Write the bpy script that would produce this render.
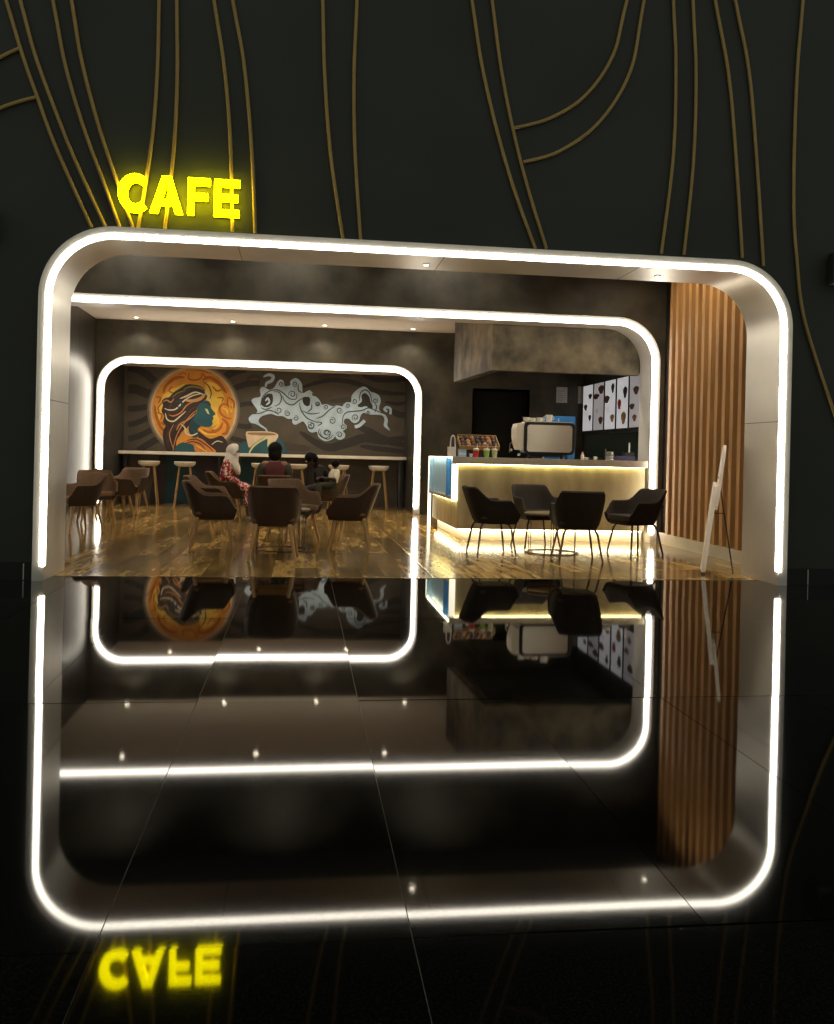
import bpy, bmesh, math, random
from mathutils import Vector, Matrix, Quaternion
random.seed(7)
PI = math.pi
for o in list(bpy.data.objects): bpy.data.objects.remove(o)
sc = bpy.context.scene
COL = sc.collection

# ------------------------------------------------------------------ camera
FPX, CX, CY, ROLL, YAW, CAMH = 905.0, 417.0, 455.0, 0.024, math.radians(7.28), 1.15
Fv = Vector((math.sin(YAW), math.cos(YAW), 0)); R0 = Vector((math.cos(YAW), -math.sin(YAW), 0)); U0 = Vector((0, 0, 1))
Rv = R0*math.cos(ROLL) + U0*math.sin(ROLL); Uv = U0*math.cos(ROLL) - R0*math.sin(ROLL)
CAM = Vector((0, 0, CAMH))
cd = bpy.data.cameras.new('camera'); cam = bpy.data.objects.new('camera', cd); COL.objects.link(cam)
cd.sensor_fit = 'HORIZONTAL'; cd.sensor_width = 36.0; cd.lens = 36.0*FPX/834.0
cd.shift_x = 0; cd.shift_y = -(512.0-CY)/834.0; cd.clip_end = 200
m = Matrix((Rv, Uv, -Fv)).transposed().to_4x4(); m.translation = CAM; cam.matrix_world = m
sc.camera = cam
# ------------------------------------------------------------------ world, exposure
w = bpy.data.worlds.new('world'); sc.world = w; w.use_nodes = True
bg = w.node_tree.nodes['Background']; bg.inputs[0].default_value = (.70, .72, .62, 1); bg.inputs[1].default_value = .30
vs = sc.view_settings
vs.view_transform = 'Standard'; vs.look = 'None'; vs.gamma = 1.0; vs.use_curve_mapping = False; vs.exposure = 0.0

def ray(u, v): return Fv + Rv*((u-CX)/FPX) - Uv*((v-CY)/FPX)
def onY(u, v, Y): d = ray(u, v); return CAM + d*(Y/d.y)
def onX(u, v, X): d = ray(u, v); return CAM + d*(X/d.x)
def onZ(u, v, z=0): d = ray(u, v); return CAM + d*((z-CAMH)/d.z)

# ------------------------------------------------------------------ materials
MATS = {}
def M(name, col, rough=.5, metal=0.0, var=.15, scale=(6, 6, 6), detail=4, bump=0.0, coat=0.0, coat_rough=.05, rand=0.0, col2=None, ramp=(.3, .7), ior=1.5, rvar=0.0, spec=.5):
    mt = bpy.data.materials.new(name); mt.use_nodes = True; nt = mt.node_tree; N = nt.nodes; L = nt.links
    b = N['Principled BSDF']; b.inputs['Roughness'].default_value = rough; b.inputs['Metallic'].default_value = metal
    b.inputs['Coat Weight'].default_value = coat; b.inputs['Coat Roughness'].default_value = coat_rough; b.inputs['IOR'].default_value = ior
    b.inputs['Specular IOR Level'].default_value = spec
    tc = N.new('ShaderNodeTexCoord'); mp = N.new('ShaderNodeMapping'); mp.inputs['Scale'].default_value = scale
    L.new(tc.outputs['Object'], mp.inputs['Vector'])
    vec = mp.outputs['Vector']
    oi = N.new('ShaderNodeObjectInfo')
    if rand:
        ad = N.new('ShaderNodeVectorMath'); ad.operation = 'ADD'; sc_ = N.new('ShaderNodeMath'); sc_.operation = 'MULTIPLY'; sc_.inputs[1].default_value = 37.0
        L.new(oi.outputs['Random'], sc_.inputs[0]); L.new(vec, ad.inputs[0]); L.new(sc_.outputs[0], ad.inputs[1]); vec = ad.outputs[0]
    nz = N.new('ShaderNodeTexNoise'); nz.inputs['Scale'].default_value = 1.0; nz.inputs['Detail'].default_value = detail
    L.new(vec, nz.inputs['Vector'])
    cr = N.new('ShaderNodeValToRGB')
    c1 = [max(0, c*(1-var)) for c in col]; c2 = [c*(1+var) for c in col] if col2 is None else col2
    cr.color_ramp.elements[0].position = ramp[0]; cr.color_ramp.elements[1].position = ramp[1]
    cr.color_ramp.elements[0].color = (*c1, 1); cr.color_ramp.elements[1].color = (*c2, 1)
    L.new(nz.outputs['Fac'], cr.inputs['Fac']); out = cr.outputs['Color']
    if rand:
        hs = N.new('ShaderNodeHueSaturation'); mr = N.new('ShaderNodeMapRange'); mr.inputs['To Min'].default_value = 1-rand; mr.inputs['To Max'].default_value = 1+rand
        L.new(oi.outputs['Random'], mr.inputs['Value']); L.new(mr.outputs[0], hs.inputs['Value']); L.new(out, hs.inputs['Color']); out = hs.outputs['Color']
    L.new(out, b.inputs['Base Color'])
    if rvar:
        m2 = N.new('ShaderNodeMapRange'); m2.inputs['To Min'].default_value = max(.01, rough-rvar); m2.inputs['To Max'].default_value = rough+rvar
        L.new(nz.outputs['Fac'], m2.inputs['Value']); L.new(m2.outputs[0], b.inputs['Roughness'])
    if bump:
        bp = N.new('ShaderNodeBump'); bp.inputs['Strength'].default_value = bump; bp.inputs['Distance'].default_value = .01
        L.new(nz.outputs['Fac'], bp.inputs['Height']); L.new(bp.outputs['Normal'], b.inputs['Normal'])
    MATS[name] = mt; return mt
def ME(name, col, strength, base=None):
    mt = bpy.data.materials.new(name); mt.use_nodes = True; b = mt.node_tree.nodes['Principled BSDF']
    b.inputs['Base Color'].default_value = (*(base or col), 1); b.inputs['Emission Color'].default_value = (*col, 1); b.inputs['Emission Strength'].default_value = strength
    b.inputs['Roughness'].default_value = .4
    MATS[name] = mt; return mt

LED = 20.0
ME('led', (1, .91, .76), LED); ME('led_mid', (1, .915, .77), LED*.75); ME('led_back', (1, .915, .77), LED*.8)
ME('sign_yellow', (1, .86, 0.0), 16.0, (.9, .75, .02)); ME('strip_warm', (1, .88, .36), 15.0); ME('strip_toe', (1, .90, .58), 22.0)
ME('down_lens', (1, .88, .68), 30.0); ME('menu_light', (.86, .88, .94), .34); ME('menu_dim', (.80, .80, .90), .15); ME('strip_cove', (1, .85, .60), 40.0); ME('post_light', (1, .93, .72), 2.2)
M('facade', (.043, .048, .038), .62, var=.12, scale=(1.2, 1.2, 1.2), bump=.03)
M('black_base', (.004, .004, .0045), .35)
M('gold', (.50, .34, .12), .5, metal=.2, var=.08)
M('granite', (.0022, .0021, .0019), .032, var=.6, scale=(160, 160, 160), detail=2, col2=(.010, .009, .007), ramp=(.45, .75), rand=.15, ior=1.5, rvar=.012, spec=.30)
M('granite_worn', (.0022, .0021, .0019), .040, var=.6, scale=(160, 160, 160), detail=2, col2=(.012, .011, .009), ramp=(.45, .75), rand=.15, ior=1.5, rvar=.015, spec=.19)
M('grout', (.30, .28, .25), .55)
M('plank', (.22, .125, .036), .13, var=.4, scale=(14, 2.0, 4), detail=8, col2=(.56, .36, .12), ramp=(.28, .72), rand=.55, bump=.006, rvar=.03, spec=.16)
M('plank_gap', (.02, .012, .006), .6)
M('brass', (.55, .40, .18), .25, metal=1.0, var=.05)
M('silver', (.76, .72, .64), .34, metal=.6, var=.05, scale=(3, 3, 3), detail=6, rvar=.06)
M('arch_white', (.72, .70, .66), .4, var=.04)
M('concrete', (.068, .062, .047), .45, var=.35, scale=(2.4, 2.4, 2.4), detail=10, col2=(.110, .098, .070), ramp=(.34, .68), rvar=.12)
M('concrete_dark', (.030, .030, .026), .5, var=.5, scale=(1.4, 1.4, 1.4), detail=8, col2=(.055, .052, .042))
M('bulkhead', (.075, .060, .034), .6, var=.5, scale=(3.2, 3.2, 3.2), detail=10, col2=(.21, .165, .095), ramp=(.36, .68))
M('left_panel', (.055, .048, .038), .36, metal=.35, var=.4, scale=(9, 9, .6), detail=5)
M('ceiling', (.74, .65, .53), .8, var=.04)
M('ceiling_dark', (.02, .02, .018), .8)
M('kitchen_dark', (.016, .018, .016), .5, var=.3)
M('black', (.004, .004, .004), .6)
M('slat', (.52, .275, .098), .55, var=.25, scale=(14, 14, 1.2), detail=5, rand=.12, spec=.3)
M('slat_back', (.022, .015, .010), .6, spec=.2)
M('skirt', (.62, .56, .46), .5, var=.05)
M('counter_front', (.36, .29, .16), .45, var=.25, scale=(4, 4, 1.4), detail=8, col2=(.52, .43, .25))
M('worktop', (.46, .40, .31), .35, var=.12, scale=(14, 14, 14))
M('plinth', (.85, .80, .68), .5, var=.03)
M('blue_panel', (.36, .60, .85), .35, var=.08)
M('blue_case', (.03, .22, .60), .35, var=.1)
M('steel', (.60, .54, .44), .28, metal=1.0, var=.03, scale=(2, 2, 24))
M('steel_dark', (.05, .05, .05), .3, metal=.6)
M('cream_plastic', (.72, .66, .52), .4, var=.06)
M('white_cup', (.80, .77, .70), .35, var=.04)
M('red_drink', (.62, .04, .04), .3); M('green_drink', (.28, .52, .10), .3); M('pale_drink', (.62, .66, .36), .3)
M('straw', (.85, .80, .70), .4); M('kraft', (.42, .26, .10), .7, var=.2); M('pastry', (.13, .05, .025), .6, var=.4, scale=(20, 20, 20))
M('pastry_pale', (.36, .17, .09), .6, var=.3, scale=(20, 20, 20)); M('snack_dark', (.035, .02, .02), .4); M('indigo', (.03, .025, .09), .5)
M('paper', (.62, .62, .60), .6, var=.05); M('ink', (.12, .12, .12), .7); M('panel_grey', (.30, .33, .32), .5)
mg = M('jar_glass', (.80, .82, .80), .08, var=.02); mg.node_tree.nodes['Principled BSDF'].inputs['Transmission Weight'].default_value = .8
ms = M('splash_glass', (.03, .05, .045), .12, var=.1)
M('leather', (.030, .014, .008), .45, var=.3, scale=(30, 30, 30), detail=3)
M('fabric', (.15, .085, .042), .75, var=.2, scale=(60, 60, 60))
M('oak', (.36, .21, .075), .45, var=.25, scale=(20, 20, 3))
M('leg_dark', (.045, .018, .009), .35, var=.2)
M('leather_dark', (.010, .006, .0045), .6, var=.3, scale=(30, 30, 30), spec=.25); M('fabric_dark', (.026, .016, .010), .7, var=.2, scale=(60, 60, 60))
M('wire', (.05, .03, .02), .35, metal=.5); M('table_top', (.16, .10, .055), .45, var=.2, scale=(5, 30, 5))
M('stool_seat', (.74, .66, .52), .4, var=.05); M('bar_top', (.78, .71, .58), .4, var=.05)
M('sign_board', (.80, .70, .58), .5, var=.06)
M('skin_dark', (.06, .028, .016), .5, var=.1); M('skin_mid', (.22, .11, .06), .5, var=.1)
M('hair', (.005, .004, .004), .65, var=.4, scale=(80, 80, 10), spec=.15); M('scarf', (.86, .82, .76), .8, var=.06, scale=(12, 12, 12), bump=.2)
M('dress', (.36, .008, .015), .7, var=.1, scale=(24, 24, 24), detail=1.5, col2=(.78, .62, .56), ramp=(.52, .56))
M('maroon', (.07, .008, .010), .8, var=.2); M('olive', (.035, .036, .022), .85, var=.3); M('darkcloth', (.012, .011, .012), .85, var=.3)
M('whitecloth', (.80, .76, .66), .8, var=.08, bump=.3); M('shoe', (.3, .28, .25), .5); M('eye', (.5, .5, .48), .3)
M('strap', (.02, .02, .02), .6)
# mural paints
for n, c in dict(p_bg=(.078, .062, .043), p_wave=(.026, .022, .017), p_wave2=(.050, .040, .029), p_halo1=(.62, .48, .32), p_halo2=(.32, .24, .15), p_halo3=(.15, .115, .075),
                 p_sun=(.72, .30, .035), p_sun_dark=(.42, .12, .015), p_sun_yel=(.86, .55, .07), p_teal=(.014, .085, .105), p_teal2=(.008, .045, .058), p_hair=(.030, .017, .016),
                 p_hair2=(.075, .03, .02), p_tan=(.52, .27, .10), p_cream=(.70, .60, .40), p_olive=(.20, .22, .06), p_orange=(.62, .22, .04), p_smoke=(.46, .58, .68), p_line=(.045, .055, .06),
                 p_cup=(.68, .52, .36), p_cup_in=(.28, .17, .08), p_pale=(.62, .62, .30)).items():
    M(n, c, .65, var=.14, scale=(5, 5, 5), detail=5)

# ------------------------------------------------------------------ mesh helpers
class MB:
    def __init__(s): s.v = []; s.f = []
    def add(s, vs, fs):
        k = len(s.v); s.v += [tuple(p) for p in vs]; s.f += [tuple(i+k for i in f) for f in fs]; return s
    def box(s, x0, x1, y0, y1, z0, z1, M4=None):
        vs = [Vector((x, y, z)) for z in (z0, z1) for y in (y0, y1) for x in (x0, x1)]
        if M4: vs = [M4 @ p for p in vs]
        return s.add(vs, [(0, 2, 3, 1), (4, 5, 7, 6), (0, 1, 5, 4), (2, 6, 7, 3), (0, 4, 6, 2), (1, 3, 7, 5)])
    def rbox(s, x0, x1, y0, y1, z0, z1, r, M4=None, n=3):
        """box with rounded vertical edges"""
        pts = []
        for cx, cy, a0 in ((x1-r, y1-r, 0), (x0+r, y1-r, 90), (x0+r, y0+r, 180), (x1-r, y0+r, 270)):
            for i in range(n+1):
                a = math.radians(a0+90*i/n); pts.append((cx+r*math.cos(a), cy+r*math.sin(a)))
        k = len(pts); vs = [Vector((p[0], p[1], z)) for z in (z0, z1) for p in pts]
        if M4: vs = [M4 @ p for p in vs]
        return s.add(vs, [tuple(range(k-1, -1, -1)), tuple(range(k, 2*k))]+[(i, (i+1) % k, k+(i+1) % k, k+i) for i in range(k)])
    def prismY(s, poly, y0, y1):
        k = len(poly); vs = [(p[0], y0, p[1]) for p in poly]+[(p[0], y1, p[1]) for p in poly]
        return s.add(vs, [tuple(range(k)), tuple(range(2*k-1, k-1, -1))]+[(i, k+i, k+(i+1) % k, (i+1) % k) for i in range(k)])
    def tube(s, pts, r, n=8, closed=False, flat=None):
        pts = [Vector(p) for p in pts]; K = len(pts); rs = r if isinstance(r, (list, tuple)) else [r]*K
        rings = []; prev = None
        for i, p in enumerate(pts):
            if closed: t = pts[(i+1) % K]-pts[i-1]
            else: t = pts[min(i+1, K-1)]-pts[max(i-1, 0)]
            t.normalize()
            if prev is None:
                a = Vector((0, 0, 1)) if abs(t.z) < .9 else Vector((0, 1, 0)); nrm = t.cross(a).normalized()
            else: nrm = (prev-t*prev.dot(t)).normalized()
            prev = nrm; bn = t.cross(nrm)
            rings.append([p+(nrm*math.cos(2*PI*j/n)+bn*math.sin(2*PI*j/n))*rs[i] for j in range(n)])
        vs = [q for rg in rings for q in rg]; fs = []
        for i in range(K if closed else K-1):
            a, b = i*n, ((i+1) % K)*n
            fs += [(a+j, a+(j+1) % n, b+(j+1) % n, b+j) for j in range(n)]
        if not closed: fs += [tuple(range(n-1, -1, -1)), tuple(range((K-1)*n, K*n))]
        return s.add(vs, fs)
    def lathe(s, prof, c=(0, 0, 0), n=20, M4=None):
        vs = []
        for r, z in prof: vs += [Vector((c[0]+r*math.cos(2*PI*j/n), c[1]+r*math.sin(2*PI*j/n), c[2]+z)) for j in range(n)]
        if M4: vs = [M4 @ p for p in vs]
        K = len(prof); fs = [(i*n+j, i*n+(j+1) % n, (i+1)*n+(j+1) % n, (i+1)*n+j) for i in range(K-1) for j in range(n)]
        fs += [tuple(range(n-1, -1, -1)), tuple(range((K-1)*n, K*n))]
        return s.add(vs, fs)
    def ball(s, c, r, n=12, M4=None):
        rx, ry, rz = r if isinstance(r, (tuple, list)) else (r, r, r); vs = []; c = Vector(c)
        for i in range(n//2+1):
            a = PI*i/(n//2)
            for j in range(n):
                b = 2*PI*j/n; q = Vector((rx*max(math.sin(a), .02)*math.cos(b), ry*max(math.sin(a), .02)*math.sin(b), rz*math.cos(a)))
                vs.append(c+(M4 @ q if M4 else q))
        k = n//2
        return s.add(vs, [((i+1)*n+j, (i+1)*n+(j+1) % n, i*n+(j+1) % n, i*n+j) for i in range(k) for j in range(n)]+[tuple(range(n)), tuple(range((k+1)*n-1, k*n-1, -1))])
    def mesh(s, name, mat, smooth=False, bevel=0):
        me = bpy.data.meshes.new(name); me.from_pydata(s.v, [], s.f); me.validate()
        bm = bmesh.new(); bm.from_mesh(me)
        bmesh.ops.recalc_face_normals(bm, faces=bm.faces)
        if bevel: bmesh.ops.bevel(bm, geom=[e for e in bm.edges if len(e.link_faces) == 2 and e.calc_face_angle(0) > .6], offset=bevel, segments=2, affect='EDGES', profile=.6)
        big = [f for f in bm.faces if len(f.verts) > 8]
        if big: bmesh.ops.triangulate(bm, faces=big)
        for f in bm.faces: f.smooth = smooth
        bm.to_mesh(me); bm.free()
        if smooth: me.set_sharp_from_angle(angle=math.radians(50))
        me.materials.append(MATS[mat]); return me
    def build(s, name, mat, parent=None, smooth=False, bevel=0):
        return link(name, s.mesh(name, mat, smooth, bevel), parent)
def link(name, me, parent=None):
    o = bpy.data.objects.new(name, me); COL.objects.link(o)
    if parent: o.parent = parent
    return o
def tag(o, label, cat, group=None):
    o['label'] = label; o['category'] = cat
    if group: o['group'] = group
    return o
def struct(o): o['kind'] = 'structure'; return o
def thing(name, label, cat, loc=(0, 0, 0), rz=0, group=None):
    o = bpy.data.objects.new(name, None); COL.objects.link(o); o.location = loc; o.rotation_euler = (0, 0, rz); o.empty_display_size = .1
    return tag(o, label, cat, group)
def dup(root, loc, rz, label):
    r = root.copy(); COL.objects.link(r); r.location = loc; r.rotation_euler = (0, 0, rz); r['label'] = label
    for ch in list(root.children):
        c = ch.copy(); COL.objects.link(c); c.parent = r
        for g in ch.children:
            d = g.copy(); COL.objects.link(d); d.parent = c
    return r
def spline(P, n=6, closed=False):
    K = len(P); out = []
    def g(i): return P[i % K] if closed else P[max(0, min(K-1, i))]
    for i in range(K if closed else K-1):
        a, b, c, d = g(i-1), g(i), g(i+1), g(i+2)
        for k in range(n):
            t = k/n
            out.append(tuple(.5*((2*b[q])+(-a[q]+c[q])*t+(2*a[q]-5*b[q]+4*c[q]-d[q])*t*t+(-a[q]+3*b[q]-3*c[q]+d[q])*t**3) for q in range(len(b))))
    if not closed: out.append(tuple(P[-1]))
    return out
def arch_path(x0, x1, H, r, n=14, zb=0.0):
    p = [(x0, zb)]
    p += [(x0+r-r*math.cos(a), H-r+r*math.sin(a)) for a in [PI/2*i/n for i in range(n+1)]]
    p += [(x1-r+r*math.sin(a), H-r+r*math.cos(a)) for a in [PI/2*i/n for i in range(n+1)]]
    return p+[(x1, zb)]
def spot(name, loc, energy, size=2.2, blend=.6, col=(1, .86, .66), radius=.04, rot=(0, 0, 0), parent=None):
    l = bpy.data.lights.new(name, 'SPOT'); l.energy = energy; l.spot_size = size; l.spot_blend = blend; l.color = col; l.shadow_soft_size = radius
    o = bpy.data.objects.new(name, l); COL.objects.link(o); o.location = loc; o.rotation_euler = rot
    if parent: o.parent = parent
    return o

# ------------------------------------------------------------------ key dimensions (metres)
YF = 8.12                      # facade face
A1 = (-2.25, 4.58, 3.05, .62)  # entrance arch: left, right, height, outer radius
Y1a, Y1b = 8.04, 8.76
A2 = (-3.82, 4.94, 3.13, .62); Y2a, Y2b = 12.10, 12.62
A3 = (-3.80, 2.30, 2.87, .60); Y3a, Y3b = 17.42, 17.62
YB = 17.5; YM = 19.5; XL = -3.85; XS = 4.98; ZC = 3.55; WOOD = 8.385

# ------------------------------------------------------------------ granite floor
fl = struct(MB().box(-9, 12, -2.2, 8.38, -.06, -.0045).build('floor', 'grout'))
JX0, PX = -.445, .735; JY0, PY = 2.135, 2.082
tiles = {}
for i in range(-11, 16):
    for j in range(-2, 3):
        x0 = JX0+i*PX; y0 = JY0+j*PY; y1 = min(y0+PY, 8.38)
        if x0 > 11.2 or y0 > 8.2: continue
        key = (round(y1-y0, 3), j <= 0)
        if key not in tiles: tiles[key] = MB().box(-PX/2+.0012, PX/2-.0012, -(y1-y0)/2+.0012, (y1-y0)/2-.0012, -.02, 0).mesh('tile', 'granite_worn' if j <= 0 else 'granite')
        o = link('tile', tiles[key], fl); o.location = (x0+PX/2, (y0+y1)/2, 0)
        o.rotation_euler = (random.uniform(-.0009, .0009), random.uniform(-.0016, .0016), 0)

# ------------------------------------------------------------------ wooden floor, planks along the depth
wf = struct(MB().box(XL, 5.55, WOOD, YM, -.06, -.004).build('wood_floor', 'plank_gap'))
PW, PL = .212, 1.28
pl = []
nx = int((5.55-XL)/PW)+1
for i in range(nx):
    y = WOOD - (i*0.47 % 1)*PL
    while y < YM:
        a, b = max(y, WOOD), min(y+PL, YM); x0 = XL+i*PW; x1 = min(x0+PW, 5.55)
        if b-a > .05 and x1-x0 > .03: pl.append((x0, x1, a, b))
        y += PL
pl.sort(key=lambda q: q[2])
full = MB().box(-PW/2+.0015, PW/2-.0015, -PL/2+.0015, PL/2-.0015, -.02, 0).mesh('plank', 'plank')
rest = MB(); kk = 0
for x0, x1, a, b in pl:
    hidden = x0 < -2.9 and a < 12
    if kk < 300 and not hidden:
        kk += 1
        if abs(x1-x0-PW) < .001 and abs(b-a-PL) < .001: o = link('plank', full, wf)
        else: o = MB().box(-(x1-x0)/2+.0015, (x1-x0)/2-.0015, -(b-a)/2+.0015, (b-a)/2-.0015, -.02, 0).build('plank', 'plank', wf)
        o.location = ((x0+x1)/2, (a+b)/2, 0); o.rotation_euler = (random.uniform(-.0012, .0012), random.uniform(-.004, .004), 0)
    else: rest.box(x0+.0015, x1-.0015, a+.0015, b-.0015, -.02, 0)
o = rest.build('plank_field', 'plank', wf); o['kind'] = 'stuff'
for xs in (-2.33, 1.26): MB().box(xs-.008, xs+.008, WOOD+.02, 17.3, -.004, .0035).build('floor_strip', 'brass', wf)
MB().box(A1[0]+.1, A1[1]-.1, WOOD-.012, WOOD+.006, -.004, .003).build('threshold_strip', 'brass', wf)

# ------------------------------------------------------------------ facade
ap = arch_path(A1[0]+.04, A1[1]-.04, A1[2]-.04, A1[3]-.04)
fw = struct(MB().prismY([(-9, 0), (-9, 7.5), (12, 7.5), (12, 0)]+ap[::-1], YF, YF+.25).build('wall_front', 'facade'))
for nm, a, b in (('baseboard_left', -9, A1[0]-.005), ('baseboard_right', A1[1]+.005, 12)):
    bb = struct(MB().box(a, b, YF-.03, YF, 0, .15).build(nm, 'black_base'))
    for xj in ((-2.33,) if a < -5 else (4.82,)):
        MB().box(xj-.004, xj+.004, YF-.034, YF-.03, .005, .145).build('joint_strip', 'silver', bb)

def archway(name, label, A, ya, yb, th, mat, led_mat, led_w, led_in, cat='archway', seams=()):
    t = thing(name, label, cat)
    x0, x1, H, r = A
    po = arch_path(x0, x1, H, r); pi = arch_path(x0+th, x1-th, H-th, r-th)
    k = len(po); mb = MB()
    vs = [(p[0], ya, p[1]) for p in po]+[(p[0], ya, p[1]) for p in pi]+[(p[0], yb, p[1]) for p in po]+[(p[0], yb, p[1]) for p in pi]
    fs = []
    for i in range(k-1):
        fs += [(i, i+1, k+i+1, k+i), (2*k+i, 3*k+i, 3*k+i+1, 2*k+i+1), (i, 2*k+i, 2*k+i+1, i+1), (k+i, k+i+1, 3*k+i+1, 3*k+i)]
    fs += [(0, k, 3*k, 2*k), (k-1, 3*k-1, 4*k-1, 2*k-1)]
    mb.add(vs, fs).build('frame', mat, t, smooth=True)
    # glowing tube set in the front face
    a, b = th-led_w, th+.012
    prof = [(a, ya), (a+.008, ya-led_in), (b-.008, ya-led_in), (b, ya-.006), (b, ya+.035), (th-.004, ya+.040), (th-.004, ya+.002)]
    vs = []; fs = []; n = len(prof)
    for d_, y_ in prof: vs += [(p[0], y_, p[1]) for p in arch_path(x0+d_, x1-d_, H-d_, r-d_, zb=.13)]
    for lv in range(n):
        l2 = (lv+1) % n
        fs += [(lv*k+i, lv*k+i+1, l2*k+i+1, l2*k+i) for i in range(k-1)]
    fs += [tuple(lv*k for lv in range(n)), tuple(lv*k+k-1 for lv in range(n))]
    MB().add(vs, fs).build('light_tube', led_mat, t, smooth=True)
    return t
a1 = archway('entrance_arch', 'big silver metal entrance arch with glowing white edge standing on the black floor', A1, Y1a, Y1b, .090, 'silver', 'led', .032, .014)
# butt joints of the metal lining
for z in (1.55,):
    for xx in (A1[0]+.090, A1[1]-.090-.002): MB().box(xx, xx+.002, Y1a+.02, Y1b-.01, z-.003, z+.003).build('panel_joint', 'steel_dark', a1)
for xx in (-.6, 1.25, 3.1): MB().box(xx-.003, xx+.003, Y1a+.02, Y1b-.01, A1[2]-.092, A1[2]-.090).build('panel_joint', 'steel_dark', a1)
a2 = archway('counter_arch', 'middle arch with glowing white edge rising beside the service counter', A2, Y2a, Y2b, .095, 'arch_white', 'led_mid', .050, .018)
a3 = archway('mural_arch', 'smallest rear arch with glowing white edge framing the painted mural', A3, Y3a, Y3b, .11, 'arch_white', 'led_back', .058, .030)

def downlight(loc, label, group, energy, rim=.055, size=2.3, sp=True, tilt=0.0):
    t = thing('ceiling_downlight', label, 'downlight', loc, 0, group)
    MB().lathe([(rim, 0), (rim, -.008), (rim*.72, -.010), (rim*.70, -.002)], n=16).build('rim', 'white_cup', t, True)
    MB().lathe([(rim*.68, -.001), (rim*.66, -.004), (.001, -.0045)], n=16).build('lens', 'down_lens', t)
    if sp: spot('downlight_lamp', (0, 0, -.02), energy, size, parent=t, rot=(tilt, 0, 0))
    return t

# ------------------------------------------------------------------ interior shell
struct(MB().box(XL-.15, XL, 8.37, YM+.15, 0, 4.3).build('wall_left', 'left_panel'))
ap = arch_path(A2[0]+.04, A2[1]-.04, A2[2]-.04, A2[3]-.04)
struct(MB().prismY([(XL, 0), (XL, 4.3), (XS+.12, 4.3), (XS+.12, 0)]+ap[::-1], Y2a+.06, Y2a+.22).build('wall_middle', 'concrete'))
struct(MB().box(XL, XS+.12, 8.37, Y2a+.06, 4.2, 4.3).build('ceiling_front', 'ceiling_dark'))
struct(MB().box(XL, 5.67, Y2a+.22, YB, ZC, ZC+.1).build('ceiling', 'ceiling'))
kc = struct(MB().box(2.81, 5.55, 12.79, 14.95, 3.05, 3.12).build('ceiling_counter', 'concrete_dark')); MB().box(3.3, 5.55, 14.95, YB, 3.05, 3.12).build('ceiling_panel', 'concrete_dark', kc)
cv = thing('cove_light', 'warm hidden cove light strip along the back of the middle arch', 'light strip'); MB().box(-3.7, 2.4, Y2b+.01, Y2b+.05, 3.20, 3.215).build('glow_strip', 'strip_cove', cv); MB().box(-3.72, 2.42, Y2b+.0, Y2b+.06, 3.185, 3.20).build('channel', 'arch_white', cv)
# back wall with the mural niche and the dark doorway
ap = arch_path(A3[0]+.03, A3[1]-.03, A3[2]-.03, A3[3]-.03)
DX0, DX1, DZ = 3.34, 4.43, 2.46
struct(MB().prismY([(XL, 0), (XL, ZC), (5.67, ZC), (5.67, 0), (DX1, 0), (DX1, DZ), (DX0, DZ), (DX0, 0)]+ap[::-1], YB, YB+.12).build('wall_back', 'concrete'))
d = struct(MB().box(DX0, DX1, YB+.5, YB+.55, 0, DZ).build('door_1', 'black'))
MB().box(DX0-.03, DX0, YB, YB+.5, 0, DZ).build('jamb', 'black', d); MB().box(DX1, DX1+.03, YB, YB+.5, 0, DZ).build('jamb', 'black', d); MB().box(DX0-.03, DX1+.03, YB, YB+.5, DZ, DZ+.03).build('door_head', 'black', d)
nich = struct(MB().box(-3.72, 2.24, YM, YM+.12, 0, 2.95).build('wall_mural', 'p_bg'))
MB().box(-3.80, -3.69, YB+.12, YM, 0, 2.95).build('niche_side', 'concrete_dark', nich); MB().box(2.21, 2.32, YB+.12, YM, 0, 2.95).build('niche_side', 'concrete_dark', nich)
MB().box(-3.69, 2.21, YB+.12, YM, 2.86, 2.95).build('niche_soffit', 'ceiling', nich)
# right hand wall of slats
wr = struct(MB().box(XS+.05, XS+.12, 8.37, Y2a+.06, 0, 4.2).build('wall_right', 'slat_back'))
sl = MB().box(-.065, .0, -.041, .041, .15, 4.19).mesh('slat', 'slat')
k = 0; y = 9.02
while y < 11.9:
    o = link('slat', sl, wr); o.location = (XS+.05, y, 0); y += .200
struct(MB().box(XS-.005, XS+.05, 8.84, Y2a+.06, 0, .15).build('baseboard_right', 'skirt'))
# counter-side wall
kr = struct(MB().box(5.55, 5.67, Y2b, YB+.12, 0, 3.1).build('wall_kitchen', 'kitchen_dark'))
MB().box(5.10, 5.55, Y2a+.16, Y2a+.22, 0, 3.1).build('return_panel', 'kitchen_dark', kr)
MB().box(5.54, 5.55, 13.4, 17.3, 1.18, 1.62).build('splashback', 'splash_glass', kr)
# hanging bulkhead over the counter
bk = struct(MB().box(2.802, 4.84, 12.64, 12.78, 2.385, 3.06).build('trim_1', 'bulkhead'))
mb = MB(); mb.add([(2.66, 12.64, 2.385), (2.66, 12.64, 3.545), (2.50, 14.95, 3.545), (2.50, 14.95, 2.385), (2.80, 12.64, 2.385), (2.80, 12.64, 3.545), (2.64, 14.95, 3.545), (2.64, 14.95, 2.385)],
                  [(0, 1, 2, 3), (4, 7, 6, 5), (0, 4, 5, 1), (1, 5, 6, 2), (2, 6, 7, 3), (3, 7, 4, 0)]); mb.build('side_panel', 'bulkhead', bk)
MB().box(2.802, 4.84, 12.64, 12.78, 3.06, 3.545).build('upper_panel', 'bulkhead', bk)

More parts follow.
